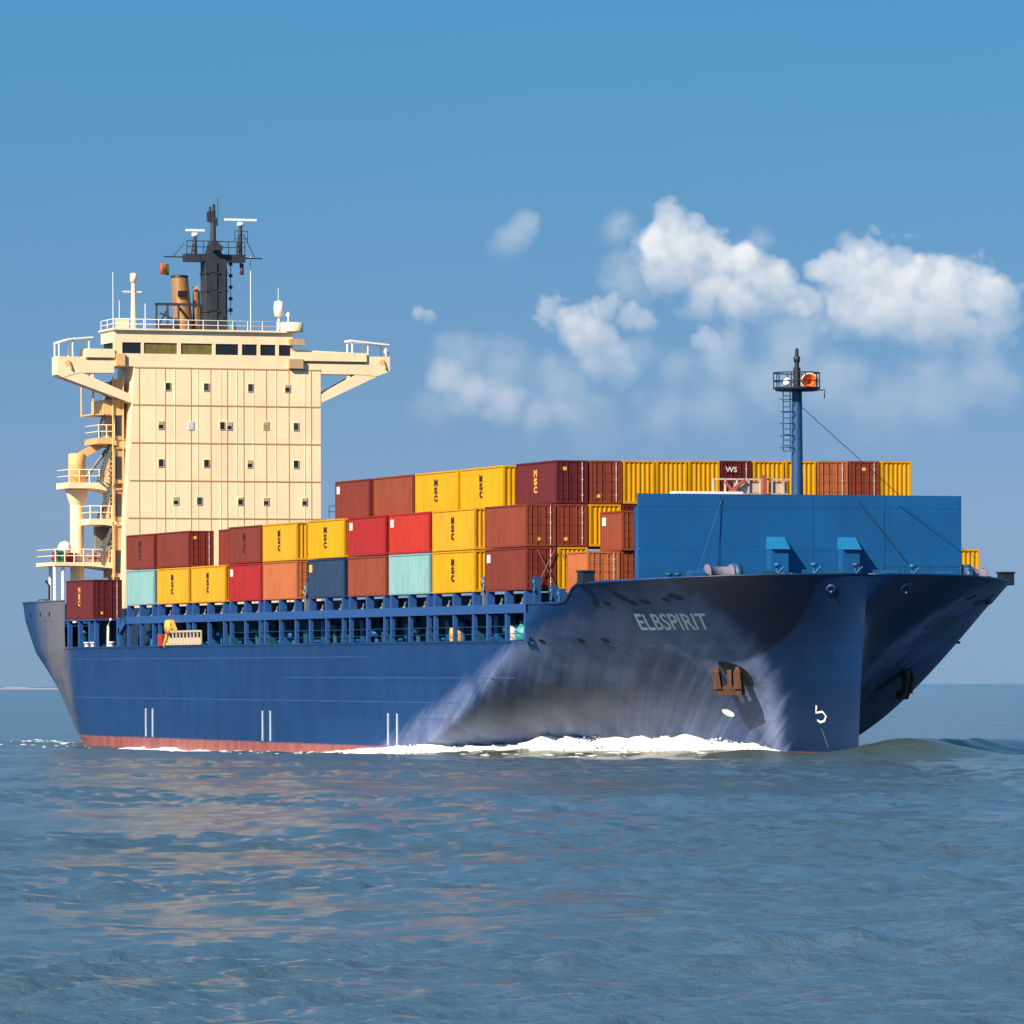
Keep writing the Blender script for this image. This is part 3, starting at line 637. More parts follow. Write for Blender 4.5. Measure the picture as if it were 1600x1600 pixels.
# --- breakwater, foremast, forecastle gear
m = MB(); m.box(7.75, 8.0, -10.34, 10.55, 9.25, 15.78)
for y in (-5.2, .75, 5.4): m.box(8.0, 8.03, y, y + .07, 9.3, 15.7)
for z in (12.4, 15.0): m.box(8.0, 8.012, -10.3, 10.5, z, z + .05)
m.box(7.0, 7.75, -10.2, -10.05, 9.25, 15.0); m.box(7.0, 7.75, 10.25, 10.4, 9.25, 15.0)
BW = m.build('breakwater', BLUEW, SHIP)
for y in (-2.16, 2.45):
    m = MB(); m.box(8.02, 8.75, y, y + 1.1, 9.25, 12.55); v = m.build('vent_box', BLUEW, SHIP)
    l = MB(); l.add([(8.02, y - .03, 13.25), (8.95, y - .03, 12.5), (8.95, y + 1.15, 12.5), (8.02, y + 1.15, 13.25), (8.02, y - .03, 12.5), (8.02, y + 1.15, 12.5)], [(0, 1, 2, 3), (0, 4, 1), (3, 2, 5), (1, 4, 5, 2)]); l.build('lid', LIDBLUE, v)
FM = MB(); FM.tube([(7.2, .16, 9.3), (7.2, .16, 15.5)], .40, 14); FM.tube([(7.2, .16, 15.5), (7.2, .16, 22.0)], .36, 14, r1=.30)
fm = FM.build('foremast', BLUED, SHIP)
m = MB(); m.lathe((7.2, .14, 22.0), [(.01, -.05), (1.25, 0), (1.4, .2), (1.38, .22), (.01, .2)], 20); m.build('mast_platform', NAVYD, fm)
m = MB()
for z in (22.6, 23.08): m.tube([(7.2 + 1.38 * math.cos(t), .14 + 1.38 * math.sin(t), z) for t in np.linspace(0, 6.283, 21)], .04, 6)
for t in np.linspace(0, 6.283, 11)[:-1]: m.tube([(7.2 + 1.38 * math.cos(t), .14 + 1.38 * math.sin(t), 22.1), (7.2 + 1.38 * math.cos(t), .14 + 1.38 * math.sin(t), 23.1)], .035, 6)
m.build('platform_rail', NAVYD, fm)
m = MB(); m.tube([(7.2, .16, 22), (7.2, .16, 23.4)], .22, 10); m.tube([(7.2, .16, 23.4), (7.2, .16, 24.55)], .15, 10, r1=.1); m.lathe((7.2, .16, 23.9), [(.1, -.2), (.2, -.15), (.2, .15), (.1, .2)], 10); m.build('topmast', NAVYD, fm)
hd = Vector((1, -.35, .05)).normalized(); hc = Vector((7.6, .78, 22.5))
m = MB(); m.lathe(hc, [(.46, .52), (.44, .50), (.30, .35), (.16, .1), (.06, -.1), (.01, -.12)], 20, axis=hd); hn = m.build('horn', ORANGE, fm)
m = MB(); m.lathe(hc, [(.44, .50), (.52, .56), (.54, .50), (.40, .30)], 20, axis=hd); m.build('horn_rim', HORNW, hn)
m = MB(); m.lathe((7.9, -.75, 22.45), [(.01, -.2), (.26, -.12), (.26, .2), (.01, .32)], 12); m.build('mast_lamp', WHITE, fm)
m = MB()
for y in (-.75, -.30): m.tube([(7.25, y, 18.4), (7.25, y, 22.0)], .035, 6)
for z in np.arange(18.4, 22, .33): m.tube([(7.25, -.75, z), (7.25, -.30, z)], .025, 5)
for z in np.arange(18.6, 22, .72): m.tube([(7.25 + .38 * math.sin(t), -.52 + .42 * math.cos(t), z) for t in np.linspace(0, 3.14, 7)], .035, 5)
m.build('ladder', BLUED, fm)
m = MB(); m.tube([(7.2, .4, 21.1), (7.2, 6.9, 15.75)], .022, 5); m.build('stay_wire', NAVYD, fm)
m = MB(); m.tube([(8.03, -5.0, 15.6), (9.2, -7.3, 10.4)], .02, 5); m.build('stay_wire', BLUED, fm)
m = MB(); m.tube([(8.03, 3.8, 15.4), (9.2, 7.3, 10.7)], .03, 5); m.build('stay_wire', NAVYD, fm)
m = MB(); m.tube([(8.03, 6.4, 15.2), (8.6, 11.3, 12.0)], .02, 5); m.build('stay_wire', BLUED, fm)
m = MB(); m.tube([(7.2, 1.3, 22.05), (7.25, 1.95, 22.1), (7.3, 1.9, 21.6)], .04, 6); m.build('lamp_bracket', NAVYD, fm)
def mooring_winch(x, y, s):
    m = MB(); m.lathe((x, y, 10.95), [(.01, -.9 * s), (.62, -.9 * s), (.62, -.8 * s), (.48, -.78 * s), (.48, .55 * s), (.62, .6 * s), (.62, .7 * s), (.01, .7 * s)], 18, axis=(0, 1, 0)); w = m.build('mooring_winch', LILAC, SHIP)
    m = MB(); m.lathe((x, y + (.95 if y < 0 else -.95) * s, 10.95), [(.01, -.2), (.72, -.2), (.72, .2), (.01, .2)], 18, axis=(0, 1, 0)); m.build('brake_drum', BLUED, w)
    for y_ in (y - .9, y + .55): m = MB(); m.box(x - .5, x + .5, y_, y_ + .2, 9.25, 10.95); m.build('winch_frame', BLUED, w)
mooring_winch(10.2, -6.0, 1.0); mooring_winch(7.8, 11.6, .7)
rr = random.Random(11)
for i, (y, k) in enumerate([(-8.9, 0), (-7.6, 1), (-3.6, 1), (-3.0, 2), (-2.4, 0), (-.9, 2), (.3, 1), (1.3, 0), (1.9, 2), (4.4, 1), (5.2, 0), (6.1, 2), (7.3, 0), (8.5, 1)]):
    x = 9.3 + 3.2 * (1 - abs(y) / 11); m = MB(); h = rr.uniform(.75, 1.2)
    if k == 0:
        for dx in (-.28, .28): m.lathe((x, y + dx, 9.25), [(.17, 0), (.17, 1.15 + h * .5), (.24, 1.2 + h * .5), (.24, 1.3 + h * .5), (.01, 1.32 + h * .5)], 12)
        m.build('bollard', BLUED if i % 2 else TEALB, SHIP)
    elif k == 1:
        m.box(x - .4, x + .4, y - .45, y + .45, 9.25, 10.6 + h * .45); m.tube([(x, y - .5, 10.9), (x, y + .5, 10.9)], .3, 12); m.build('winch_motor', BLUEW if i % 2 else TEALB, SHIP)
    else:
        m.tube([(x, y, 9.25), (x, y, 11.1 + h * .4)], .09, 8); m.tube([(x, y - .4, 10.6), (x + .1, y + .4, 11.1 + h * .3)], .07, 6); m.lathe((x, y, 11.1 + h * .4), [(.05, -.1), (.24, -.05), (.2, .12), (.01, .16)], 10); m.build('deck_vent', BLUEW if i % 2 else BLUED, SHIP)
m = MB(); m.box(11.2, 11.6, -2.95, -2.55, 10.6, 11.15); m.build('deck_lamp', WHITE, SHIP)
m = MB()
for i in range(9): y = 5 + i * .75; m.tube([(8.6, y, 9.25), (8.6, y, 11.5)], .04, 6)
for z in (11.0, 11.5): m.tube([(8.6, 5, z), (8.6, 11, z)], .035, 6)
m.build('guard_rail', TEALB, SHIP)
# gear rack and pipes behind the breakwater, seen over its top
m = MB(); m.box(5.6, 6.4, -7.4, -3.0, 15.65, 15.98); m.build('pipe_bundle', WHITE, SHIP)
m = MB()
for z in (15.85, 16.75): m.bar((5.6, -4.6, z), (5.6, .7, z), .1, .1)
for y in np.linspace(-4.6, .7, 8): m.bar((5.6, y, 15.75), (5.6, y, 16.8), .1, .1)
m.box(5.3, 5.5, -3.2, -1.6, 15.95, 16.6); m.box(5.3, 5.5, -.9, .2, 15.95, 16.6)
gr = m.build('gear_rack', mat('faded_cream_paint', (.55, .43, .36), .6, var=.2), SHIP)
RR_ = mat('rusty_red_paint', (.32, .08, .05), .7, var=.3)
m = MB(); m.bar((5.75, -3.9, 15.75), (5.75, -2.6, 16.7), .18, .18); m.bar((5.75, -3.2, 15.75), (5.75, -3.9, 16.6), .14, .14); m.build('rack_brace', RR_, gr)
for y in (-1.35, 1.0): m = MB(); m.bar((5.75, y, 15.65), (5.75, y, 17.0), .26, .2); m.build('rack_post', RR_, gr)

# --- deckhouse
XF = -106.0
ab = MB(); ab.prism([(-8.95, 7.2), (-8.72, 17.2), (-8.0, 28.98), (7.23, 28.98), (7.23, 7.2)], -110.6, XF)
for z in (28.9, 26.0, 23.06, 20.12, 17.2):
    yl = -8.95 + .98 * (z - 7.2) / 21.8
    ab.box(XF, XF + .035, yl, 7.23, z - .05, z + .05, 1)
ys = []; y = -7.6; rs = random.Random(5)
while y < 7.0: ys.append(y); y += rs.choice([.55, .8, .8, 1.05, 1.3])
for i, y in enumerate(ys):
    z0 = 10; 
    for (za, zb) in ((10, 17.14), (17.26, 20.06), (20.18, 23.0), (23.12, 25.94), (26.06, 28.84)):
        ab.box(XF, XF + .03, y - .022, y + .022, za, zb, 1 if i % 2 == 0 else 0)
AB = ab.build('accommodation_block', [CREAM, CREAMD], SHIP)
GLASS2 = mat('sky_lit_window_glass', (.03, .035, .045), .12, var=.3, spec=.6)  # sky reflection put into a paler glass colour
BLIND = mat('cream_blind', (.42, .34, .24), .7)
rw = random.Random(9)
def win(y, z, m=GLASS, w=.38, h=.56):
    if m is GLASS and rw.random() < .25: m = GLASS2
    b = MB(); b.box(XF + .02, XF + .075, y - w / 2, y + w / 2, z - h / 2, z + h / 2); o = b.build('window', m, AB)
    if rw.random() < .2: b = MB(); b.box(XF + .06, XF + .08, y - w / 2, y + w / 2, z + h * rw.uniform(-.1, .25), z + h / 2); b.build('blind', BLIND, o)
    b = MB()
    for (a0, a1, b0, b1) in ((-w / 2 - .04, -w / 2, -h / 2 - .04, h / 2 + .04), (w / 2, w / 2 + .04, -h / 2 - .04, h / 2 + .04), (-w / 2, w / 2, h / 2, h / 2 + .04), (-w / 2, w / 2, -h / 2 - .04, -h / 2)):
        b.box(XF + .02, XF + .065, y + a0, y + a1, z + b0, z + b1)
    f_ = b.build('window_frame', CREAM, AB); f_.parent = o
for z, row in ((27.45, (-5.29, -2.17, 1.44, 4.48)), (24.45, (-5.86, -.87, -.29, 5.17)), (21.5, (-5.86, -2.17, 1.38, 5.17)), (18.57, (-4.67, -2.75, .6, 2.7, 5.86))):
    for y in row: win(y, z, w=.36 if (z == 24.45 and -1 < y < 0) else .38)
win(-3.42, 24.43, PALEW); win(2.7, 24.5, mat('half_drawn_blind', (.35, .24, .13), .5), .4)
# engine casing behind
m = MB(); m.box(-119.5, -112.5, -4.6, 4.6, 9.1, 30.5); m.build('engine_casing', CREAM, SHIP)
# wheelhouse
b = MB(); b.box(-109.8, XF, -9.59, 4.95, 28.98, 29.98); b.box(-109.8, XF, -9.59, 4.95, 30.84, 31.85); b.box(-109.9, XF + .25, -9.75, 5.1, 31.78, 31.92)
b.box(-109.6, -106.35, -9.4, 4.8, 29.98, 30.84, 1)
for y0, y1 in ((-9.59, -8.95), (-7.42, -7.2), (-4.5, -4.2), (-1.64, -1.38), (.49, .77), (2.01, 2.28), (3.54, 3.8), (4.78, 4.95)): b.box(-106.4, XF, y0, y1, 29.98, 30.84)
BR = b.build('wheelhouse', [CREAM, BLACK], SHIP)
for i, (y0, y1) in enumerate(((-8.95, -7.42), (-7.2, -4.5), (-4.2, -1.64), (-1.38, .49), (.77, 2.01), (2.28, 3.54), (3.8, 4.78))):
    w = MB(); w.box(-106.22, -106.1, y0, y1, 29.98, 30.84); w.build('window', GLASSO if i in (1, 2) else GLASS, BR)
m = MB(); m.box(XF, XF + .25, -9.5, -8.8, 29.0, 29.95); m.build('side_locker', OCHRE, BR)
m = MB(); m.box(XF - .3, XF + .35, 4.55, 5.7, 29.0, 29.75); m.box(XF - .3, XF + .5, 4.55, 5.75, 30.8, 31.3); m.build('corner_cowl', mat('tan_shade_paint', (.50, .33, .18), .6), BR)
m = MB(); m.lathe((XF - .3, 4.95, 31.9), [(.9, 0), (.9, .7), (.01, .72)], 16); m.build('deck_house_drum', CREAM, BR)
# bridge wings
def wing(poly, strut, canopy, posts, name):
    m = MB(); m.prism(poly, -107.6, XF - .02); w = m.build(name, CREAM, SHIP)
    m = MB(); m.prism(strut, XF - .45, XF - .05); m.prism(strut, -107.6, -107.2); m.build('wing_strut', CREAM, w)
    m = MB(); m.prism(canopy, -107.5, XF + .1); m.build('wing_canopy', WHITE, w)
    for (y, za, zb) in posts:
        for x in (XF - .1, -107.35): m = MB(); m.tube([(x, y, za), (x, y, zb)], .07, 6); m.build('canopy_post', WHITE, w)
    return w
wl = wing([(-9.6, 30.3), (-9.6, 28.45), (-12.4, 28.42), (-13.75, 28.04), (-14.15, 28.25), (-14.15, 29.66), (-11.95, 29.68), (-11.9, 30.3)][::-1],
     [(-13.75, 28.06), (-12.2, 28.44), (-8.05, 26.72), (-8.05, 26.08)], [(-14.05, 30.8), (-13.2, 31.08), (-11.3, 31.25), (-11.3, 31.13), (-13.2, 30.96), (-14.05, 30.68)],
     [(-14.0, 29.6, 30.75), (-12.9, 29.6, 31.0), (-11.6, 29.6, 31.12)], 'bridge_wing')
wr = wing([(4.9, 30.5), (11.05, 30.28), (11.2, 30.05), (13.0, 30.05), (13.0, 28.9), (11.9, 28.5), (10.3, 28.62), (4.9, 28.62)][::-1],
     [(12.2, 28.6), (10.2, 28.62), (7.2, 26.95), (7.2, 26.3)][::-1], [(9.7, 31.35), (12.9, 31.05), (12.9, 30.93), (9.7, 31.2)],
     [(9.9, 30.3, 31.25), (11.2, 30.0, 31.15), (12.7, 30.0, 31.0)], 'bridge_wing')
for w, a, b_ in ((wl, -11.9, -9.6), (wr, 5.0, 11.0)):
    m = MB(); m.box(XF - .02, XF + .16, a, b_, 29.62, 30.28 if a < 0 else 30.3); m.box(XF - .02, XF + .03, a, b_, 29.46, 29.6, 1); m.build('wing_coaming', [CREAM, CREAMD], w)
for w, y, zc in ((wl, -13.3, 29.15), (wr, 12.35, 29.6)):
    m = MB(); m.lathe((XF - .02, y, zc), [(.01, .02), (.24, .02)], 12, axis=(1, 0, .0)); m.bar((XF + .05, y, zc + .2), (XF + .05, y + .25, zc - .5), .22, .1); m.build('wing_lamp', OCHRE, w)
for w, y in ((wl, -11.35), (wr, 9.6)):
    m = MB(); m.box(XF - .5, XF - .1, y - .13, y + .13, 27.5 if y < 0 else 27.75, 28.5); m.build('wing_post', CREAM, w)
m = MB(); m.lathe((XF - .3, 12.8, 30.5), [(.01, -.25), (.22, -.15), (.22, .15), (.01, .25)], 10); m.build('wing_searchlight', WHITE, wr)
# starboard side stairs, landings
TANS = mat('shaded_tan_paint', (.50, .33, .17), .7, var=.3, rust=.3)  # stairwell shade put into the brown paint colour
for z0, z1 in ((12.6, 16.6), (17.0, 19.4), (19.9, 22.6), (23.3, 27.9)):
    m = MB(); m.box(-110.4, -107.1, -9.25, -8.5, z0, z1, 0); m.box(-107.1, -107.05, -9.15, -8.75, z0 + .35, z0 + 2.1, 1)
    m.box(-107.1, -106.95, -9.3, -8.5, z1, z1 + .12, 0); m.build('stair_trunk', [TANS, BLACKM], SHIP)
    m = MB(); m.tube([(-106.9, -9.45, z0 - .4), (-106.9, -9.45, z1 + .3)], .07, 6); m.tube([(-106.9, -8.62, z0 - .4), (-106.9, -8.62, z1 + .3)], .05, 6); m.build('stair_pipe', OCHRE, SHIP)
def landing(z, y0, x0=-111.0, x1=-107.2, rail=1.0, thick=.46):
    m = MB(); n = 7; top = [(y0, z), (-8.3, z)]
    lo = [(-8.3, z - thick * 2.2)] + [(-8.3 + (y0 + 8.3) * (i / n), z - thick - thick * 1.2 * (1 - math.sin(min(1, i / n * 1.6) * 1.5708))) for i in range(n + 1)]
    m.prism((top + lo), x0, x1); o = m.build('landing', OCHRE if z > 22 else CREAM, SHIP)
    m = MB()
    for zz in (z + rail * .5, z + rail): m.tube([(x1 - .05, -8.6, zz), (x1 - .05, y0 + .1, zz), (x0, y0 + .1, zz)], .035, 6)
    k = max(3, int(abs(y0 + 8.6) / .7))
    for i in range(k + 1):
        y = -8.6 + (y0 + .1 + 8.6) * i / k; m.tube([(x1 - .05, y, z), (x1 - .05, y, z + rail)], .055, 6)
    m.build('landing_rail', CREAM, o)
    return o
landing(23.45, -10.6); landing(20.0, -12.75, -111.5, -108); landing(17.15, -11.3); landing(13.78, -14.0, -113, -107.6, thick=.28)
m = MB(); m.box(-110.4, -107.0, -11.1, -9.6, 25.2, 25.3); m.box(-110.4, -107, -10.2, -8.6, 25.2, 26.4); m.tube([(-107, -11.0, 25.2), (-107, -11.0, 27.5)], .08, 6); m.tube([(-110.4, -11.0, 25.2), (-110.4, -11.0, 27.5)], .08, 6); m.build('landing', OCHRE, SHIP)
for z0, z1 in ((13.8, 17.15), (17.2, 20), (20, 23.4), (23.5, 28)):
    m = MB()
    for x in (-107.4, -108.1): m.bar((x, -10.4, z0), (x, -9.2, z1), .08, .22)
    for i in range(12): u = (i + .5) / 12; m.box(-108.1, -107.4, -10.4 + 1.2 * u - .12, -10.4 + 1.2 * u + .12, z0 + (z1 - z0) * u, z0 + (z1 - z0) * u + .05)
    m.build('stair', STEEL, SHIP)
m = MB(); m.box(-109.5, -108.9, -10.3, -8.9, 14.6, 16.6); m.build('stair_screen', mat('grey_screen', (.20, .20, .19), .6), SHIP)
# provision crane
cr = MB(); cr.tube([(-110, -11.5, 9.1), (-110, -11.5, 18.5)], .54, 20); cr.lathe((-110, -11.5, 18.3), [(.54, 0), (.62, .1), (.85, .9), (.95, 1.2)], 20)
CRN = cr.build('provision_crane', CREAM, SHIP)
m = MB(); m.lathe((-110, -11.5, 20.0), [(.01, 0), (.68, 0), (.68, 2.2), (.6, 2.3), (.01, 2.35)], 20); hs_ = m.build('crane_house', OCHRE, CRN)
m = MB(); m.bar((-110, -11.3, 22.1), (-110, -8.9, 23.4), .5, .55); m.build('crane_jib', OCHRE, CRN)
m = MB(); m.tube([(-109.6, -10.9, 20.4), (-109.6, -9.2, 22.6)], .14, 10); m.build('crane_ram', STEEL, CRN)
m = MB(); m.tube([(-109.8, -11.8, 22.3), (-109.8, -11.2, 23.0), (-109.8, -10.6, 23.6)], .04, 6); m.build('crane_rail', STEEL, CRN)
# poop gear
for y, x in ((-13.85, -108), (-13.2, -108), (-12.9, -112.8)):
    m = MB(); m.tube([(x, y, 9.2), (x, y, 13.6)], .13, 8); m.build('platform_leg', WHITE, SHIP)
m = MB(); m.lathe((-108.6, -12.9, 14.9), [(.01, -.55), (.45, -.4), (.56, 0), (.4, .4), (.01, .55)], 14); m.build('radome', WHITE, SHIP)
m = MB(); m.tube([(-109.5, -13.6, 14.2), (-109.5, -12.0, 14.2)], .38, 12); m.build('life_raft', mat('raft_maroon', (.22, .03, .05), .6), SHIP)
m = MB(); m.box(-108.4, -107.9, -13.7, -13.2, 13.8, 14.7); m.build('winch_box', GREENP, SHIP)
m = MB(); m.box(-108.2, -107.8, -11.2, -9.9, 13.8, 14.5); m.build('locker', mat('salmon_paint', (.55, .24, .14), .6), SHIP)
m = MB(); m.tube([(-112, -13.2, 10.7), (-112, -13.2, 12.0), (-112, -13.5, 12.4)], .09, 8); m.build('davit_post', NAVYD, SHIP)
m = MB(); m.lathe((-114.8, -12.9, 10.7), [(.01, 0), (.55, .02), (.4, .28), (.01, .3)], 12); m.build('mooring_roller', BLUED, SHIP)
for x in (-112, -108.2, -117):
    p, n = hull_pt(x, 9.75, -1, .02); m = MB(); m.lathe(p, [(.01, .01), (.2, .01)], 10, axis=n); m.build('scupper', NAVYD, HO)
# monkey island: rails, masts, funnel
def rail(name, pts, h, m_, parent, step=.9, r=.035):
    m = MB()
    for f_ in (.5, 1): m.tube([(x, y, z + h * f_) for x, y, z in pts], r, 6)
    for (a, b_) in zip(pts, pts[1:]):
        a = Vector(a); b_ = Vector(b_); k = max(1, int((b_ - a).length / step))
        for i in range(k + 1): p = a.lerp(b_, i / k); m.tube([p, p + Vector((0, 0, h))], r, 6)
    return m.build(name, m_, parent)
rail('roof_rail', [(-109.7, -9.6, 31.9), (-106.1, -9.6, 31.9), (-106.1, 4.9, 31.9), (-109.7, 4.9, 31.9)], .75, WHITE, BR, 1.2, .03)
m = MB(); m.box(-106.4, -106.1, -9.4, -8.4, 31.92, 32.7); m.build('roof_locker', CREAM, BR)
m = MB(); m.tube([(-108, -7.45, 31.9), (-108, -7.45, 35.7)], .24, 10, r1=.17); m.bar((-108, -8.3, 34.9), (-108, -6.8, 34.9), .12); m.lathe((-108, -7.45, 35.6), [(.01, 0), (.27, .05), (.27, .7), (.01, .78)], 12); m.build('antenna_mast', CREAM, BR)
for y, z1, r in ((-9.11, 36.4, .03), (-8.6, 34.2, .03), (-6.5, 34.0, .035), (2.12, 37.9, .035), (4.4, 35.4, .025)):
    m = MB(); m.tube([(-108, y, 31.9), (-108, y, z1)], r, 6); m.build('whip_antenna', WHITE, BR)
m = MB(); m.tube([(-108, 4.44, 32.2), (-108, 4.44, 33.2)], .1, 8); m.lathe((-108, 4.44, 33.15), [(.01, 0), (.36, .05), (.42, .7), (.36, 1.2), (.01, 1.3)], 14); m.build('satellite_dome', WHITE, BR)
m = MB(); m.tube([(-107.6, 5.1, 32.4), (-107.6, 5.1, 33.1)], .06, 8); m.lathe((-107.6, 5.1, 33.3), [(.01, -.25), (.24, 0), (.01, .25)], 12); m.build('satellite_dome', WHITE, BR)
rm = MB(); rm.box(-108.8, -107.2, -1.74, -.04, 31.9, 37.4); rm.box(-107.2, -107.1, -1.5, -.9, 32, 37.3); rm.box(-107.15, -107.05, -.5, -.2, 33, 36.8)
rm.prism([(-1.85, 37.4), (-1.45, 38.1), (-1.18, 39.0), (-.72, 39.0), (-.45, 38.1), (-.05, 37.4)][::-1], -108.5, -107.4); rm.tube([(-108, -.95, 38.6), (-108, -.95, 41.4)], .25, 10, r1=.2)
rm.box(-108.2, -107.8, -1.42, -.98, 40.5, 41.3); rm.box(-108.2, -107.8, -.9, -.62, 40.2, 40.8); rm.tube([(-108, -1.2, 41.2), (-108, -1.2, 41.7)], .1, 6); rm.tube([(-108, -.9, 41.3), (-108, -.9, 41.9)], .13, 6); rm.tube([(-108, -.85, 40.4), (-108, -.55, 41.0), (-108, -.55, 42.4)], .03, 5)
for z in (33.4, 35.0, 36.4): rm.box(-108.85, -107.1, -1.8, .02, z, z + .12)
rm.box(-107.3, -106.9, -1.3, -.5, 38.2, 38.6)
RM = rm.build('radar_mast', BLACKM, SHIP)
m = MB(); m.box(-108.5, -107.5, -3.3, 1.55, 37.35, 37.95); m.tube([(-107.9, -5.0, 37.7), (-107.9, 3.05, 37.7)], .06, 6); m.tube([(-108, -3.3, 38.8), (-108, -4.2, 37.75)], .03, 5); m.tube([(-108, 1.5, 39.6), (-108, 2.5, 37.75)], .03, 5); m.build('crosstree', BLACKM, RM)
m = MB()
for z in (38.5, 38.95): m.tube([(-107.5, -3.25, z), (-107.5, 1.5, z)], .035, 5)
for y in np.linspace(-3.25, 1.5, 8): m.tube([(-107.5, y, 37.9), (-107.5, y, 38.95)], .035, 5)
for z in (39.2, 39.8): m.tube([(-107.5, .65, z), (-107.5, 1.75, z)], .03, 5)
m.tube([(-107.5, .68, 38.9), (-107.5, .68, 39.8)], .03, 5); m.tube([(-107.5, 1.72, 38.9), (-107.5, 1.72, 39.8)], .03, 5); m.build('crosstree_rail', BLACKM, RM)
for y, zt, ln in ((1.27, 40.2, 2.6), (-2.45, 39.3, 1.5)):
    m = MB(); m.tube([(-107.9, y - .1, 37.9), (-107.9, y, zt)], .26, 8, r1=.14); p_ = m.build('radar_post', BLACKM, RM)
    m = MB(); m.lathe((-107.9, y, zt), [(.14, 0), (.3, .05), (.26, .3), (.01, .32)], 10); m.box(-108.0, -107.8, y - ln / 2, y + ln / 2, zt + .42, zt + .6); m.build('radar_scanner', WHITE, p_)
m = MB()
for z in np.arange(33.6, 37.2, .9): m.lathe((-107.8, .42, z), [(.01, -.16), (.16, -.1), (.16, .1), (.01, .16)], 8)
m.tube([(-107.8, .42, 33.2), (-107.8, .42, 37.3)], .03, 5); m.build('signal_lamps', BLACKM, RM)
m = MB()
for y in (-5.5, -4.6, -3.7, -1.95): m.tube([(-108.3, y, 31.9), (-108.3, y, 34.0)], .09, 6)
m.bar((-108.3, -5.6, 34.0), (-108.3, -1.9, 34.0), .2, .2); m.bar((-108.3, -5.4, 32.2), (-108.3, -4.6, 33.6), .12); m.bar((-108.3, -5.2, 33.3), (-108.3, -3.6, 32.6), .12); m.box(-108.6, -108, -5.5, -3.9, 31.92, 32.4); m.build('antenna_frame', BLACKM, BR)
fu = MB(); fu.tube([(-111, -2.45, 30.5), (-111, -2.55, 33), (-111, -2.8, 36.4)], .85, 18, r1=.66); FU = fu.build('funnel', BRONZE, SHIP)
m = MB(); m.lathe((-111, -2.8, 36.38), [(.68, -.12), (.70, .06), (.52, .1), (.48, -.3), (.01, -.3)], 18); m.build('funnel_cap', BLACK, FU)
m = MB(); m.box(-110.35, -110.1, -3.15, -2.45, 34.75, 35.2); m.build('funnel_grille', BLACK, FU)
m = MB(); m.tube([(-110.15, -3.2, 34.0), (-110.1, -2.4, 33.0), (-110.1, -1.95, 32.6)], .1, 6); m.build('funnel_pipe', BLACK, FU)
m = MB(); m.tube([(-111, -1.45, 31), (-111, -1.4, 35.2), (-110.8, -1.55, 35.5)], .33, 12, r1=.27); m.build('exhaust_pipe', BRONZE, FU)
m = MB(); m.lathe((-107, .3, 31.9), [(.3, 0), (.3, .5), (.1, .7)], 10); m.build('compass_stand', GREENP, BR)
# small rail just inboard of the deckhouse foot
rail('catwalk_rail', [(-104.5, 7.4, 17.3), (-104.5, 8.6, 17.3), (-104.5, 10.5, 17.0)], .9, BLUED, SHIP, .6)

# --- flags
def flag(label, y, z0, z1, w, cols):
    e = tag(empty('flag', (-107.9, y, z0)), label, 'flag'); TOP.append(e)
    for k, c in enumerate(cols):
        m = MB(); vs = []; nn = 5
        for i in range(nn + 1):
            u = (k + i / nn) / len(cols) * w
            for zz in (0, z1 - z0): vs.append((.10 * math.sin(u * 9), u, zz - u * .1))
        for i in range(nn + 1):
            u = (k + i / nn) / len(cols) * w
            for zz in (0, z1 - z0): vs.append((.10 * math.sin(u * 9) - .012, u, zz - u * .1))
        o_ = 2 * (nn + 1); fs = []
        for i in range(nn): a = 2 * i; fs += [(a, a + 2, a + 3, a + 1), (o_ + a, o_ + a + 1, o_ + a + 3, o_ + a + 2), (a + 1, a + 3, o_ + a + 3, o_ + a + 1), (a, o_ + a, o_ + a + 2, a + 2)]
        m.add(vs, fs, 0, True); m.build('flag_stripe', c, e)
flag('small tricolour flag in red, yellow and black stripes on the left yard end', -5.3, 36.3, 37.2, .72, [mat('flag_red', (.45, .08, .03), .8), mat('flag_yellow', (.75, .48, .05), .8), mat('flag_black', (.03, .04, .02), .8)])
flag('dark red and blue flag hanging limp below the right side of the crosstree', 1.2, 36.4, 37.3, .32, [mat('flag_crimson', (.20, .03, .08), .8), mat('flag_blue', (.05, .04, .16), .8)])

# ------------------------------------------------------------------ containers
CC = dict(brown=(.155, .026, .018), maroon=(.100, .013, .016), rust=(.21, .047, .022), red=(.29, .014, .016), scarlet=(.38, .024, .014), yellow=(.57, .275, .003), amber=(.57, .275, .012),
          teal=(.19, .35, .37), navy=(.015, .038, .095), orange=(.39, .115, .042), brick=(.20, .040, .022))
def cmat(c, rust=.17):
    k = 'container_%s_%d' % (c, int(rust * 100))
    return mat(k, CC[c], .55, spec=.25, var=.2, scale=1.1, rust=rust, rustcol=tuple(v * .35 + f for v, f in zip(CC[c], (.05, .018, .006))), bump=.05)
GLY = {c: text_mesh(c, .06) for c in 'MSC'}
INK = mat('lettering_black', (.025, .018, .010), .6); INKB = mat('lettering_brown', (.045, .018, .016), .6); INKG = mat('lettering_gold', (.70, .36, .06), .6)
PATCH = mat('patch_white', (.72, .66, .62), .6, var=.15); PATCHY = mat('patch_yellow', (.75, .42, .04), .6)
PALEBAR = mat('galvanised_bar', (.58, .48, .45), .45, var=.2)
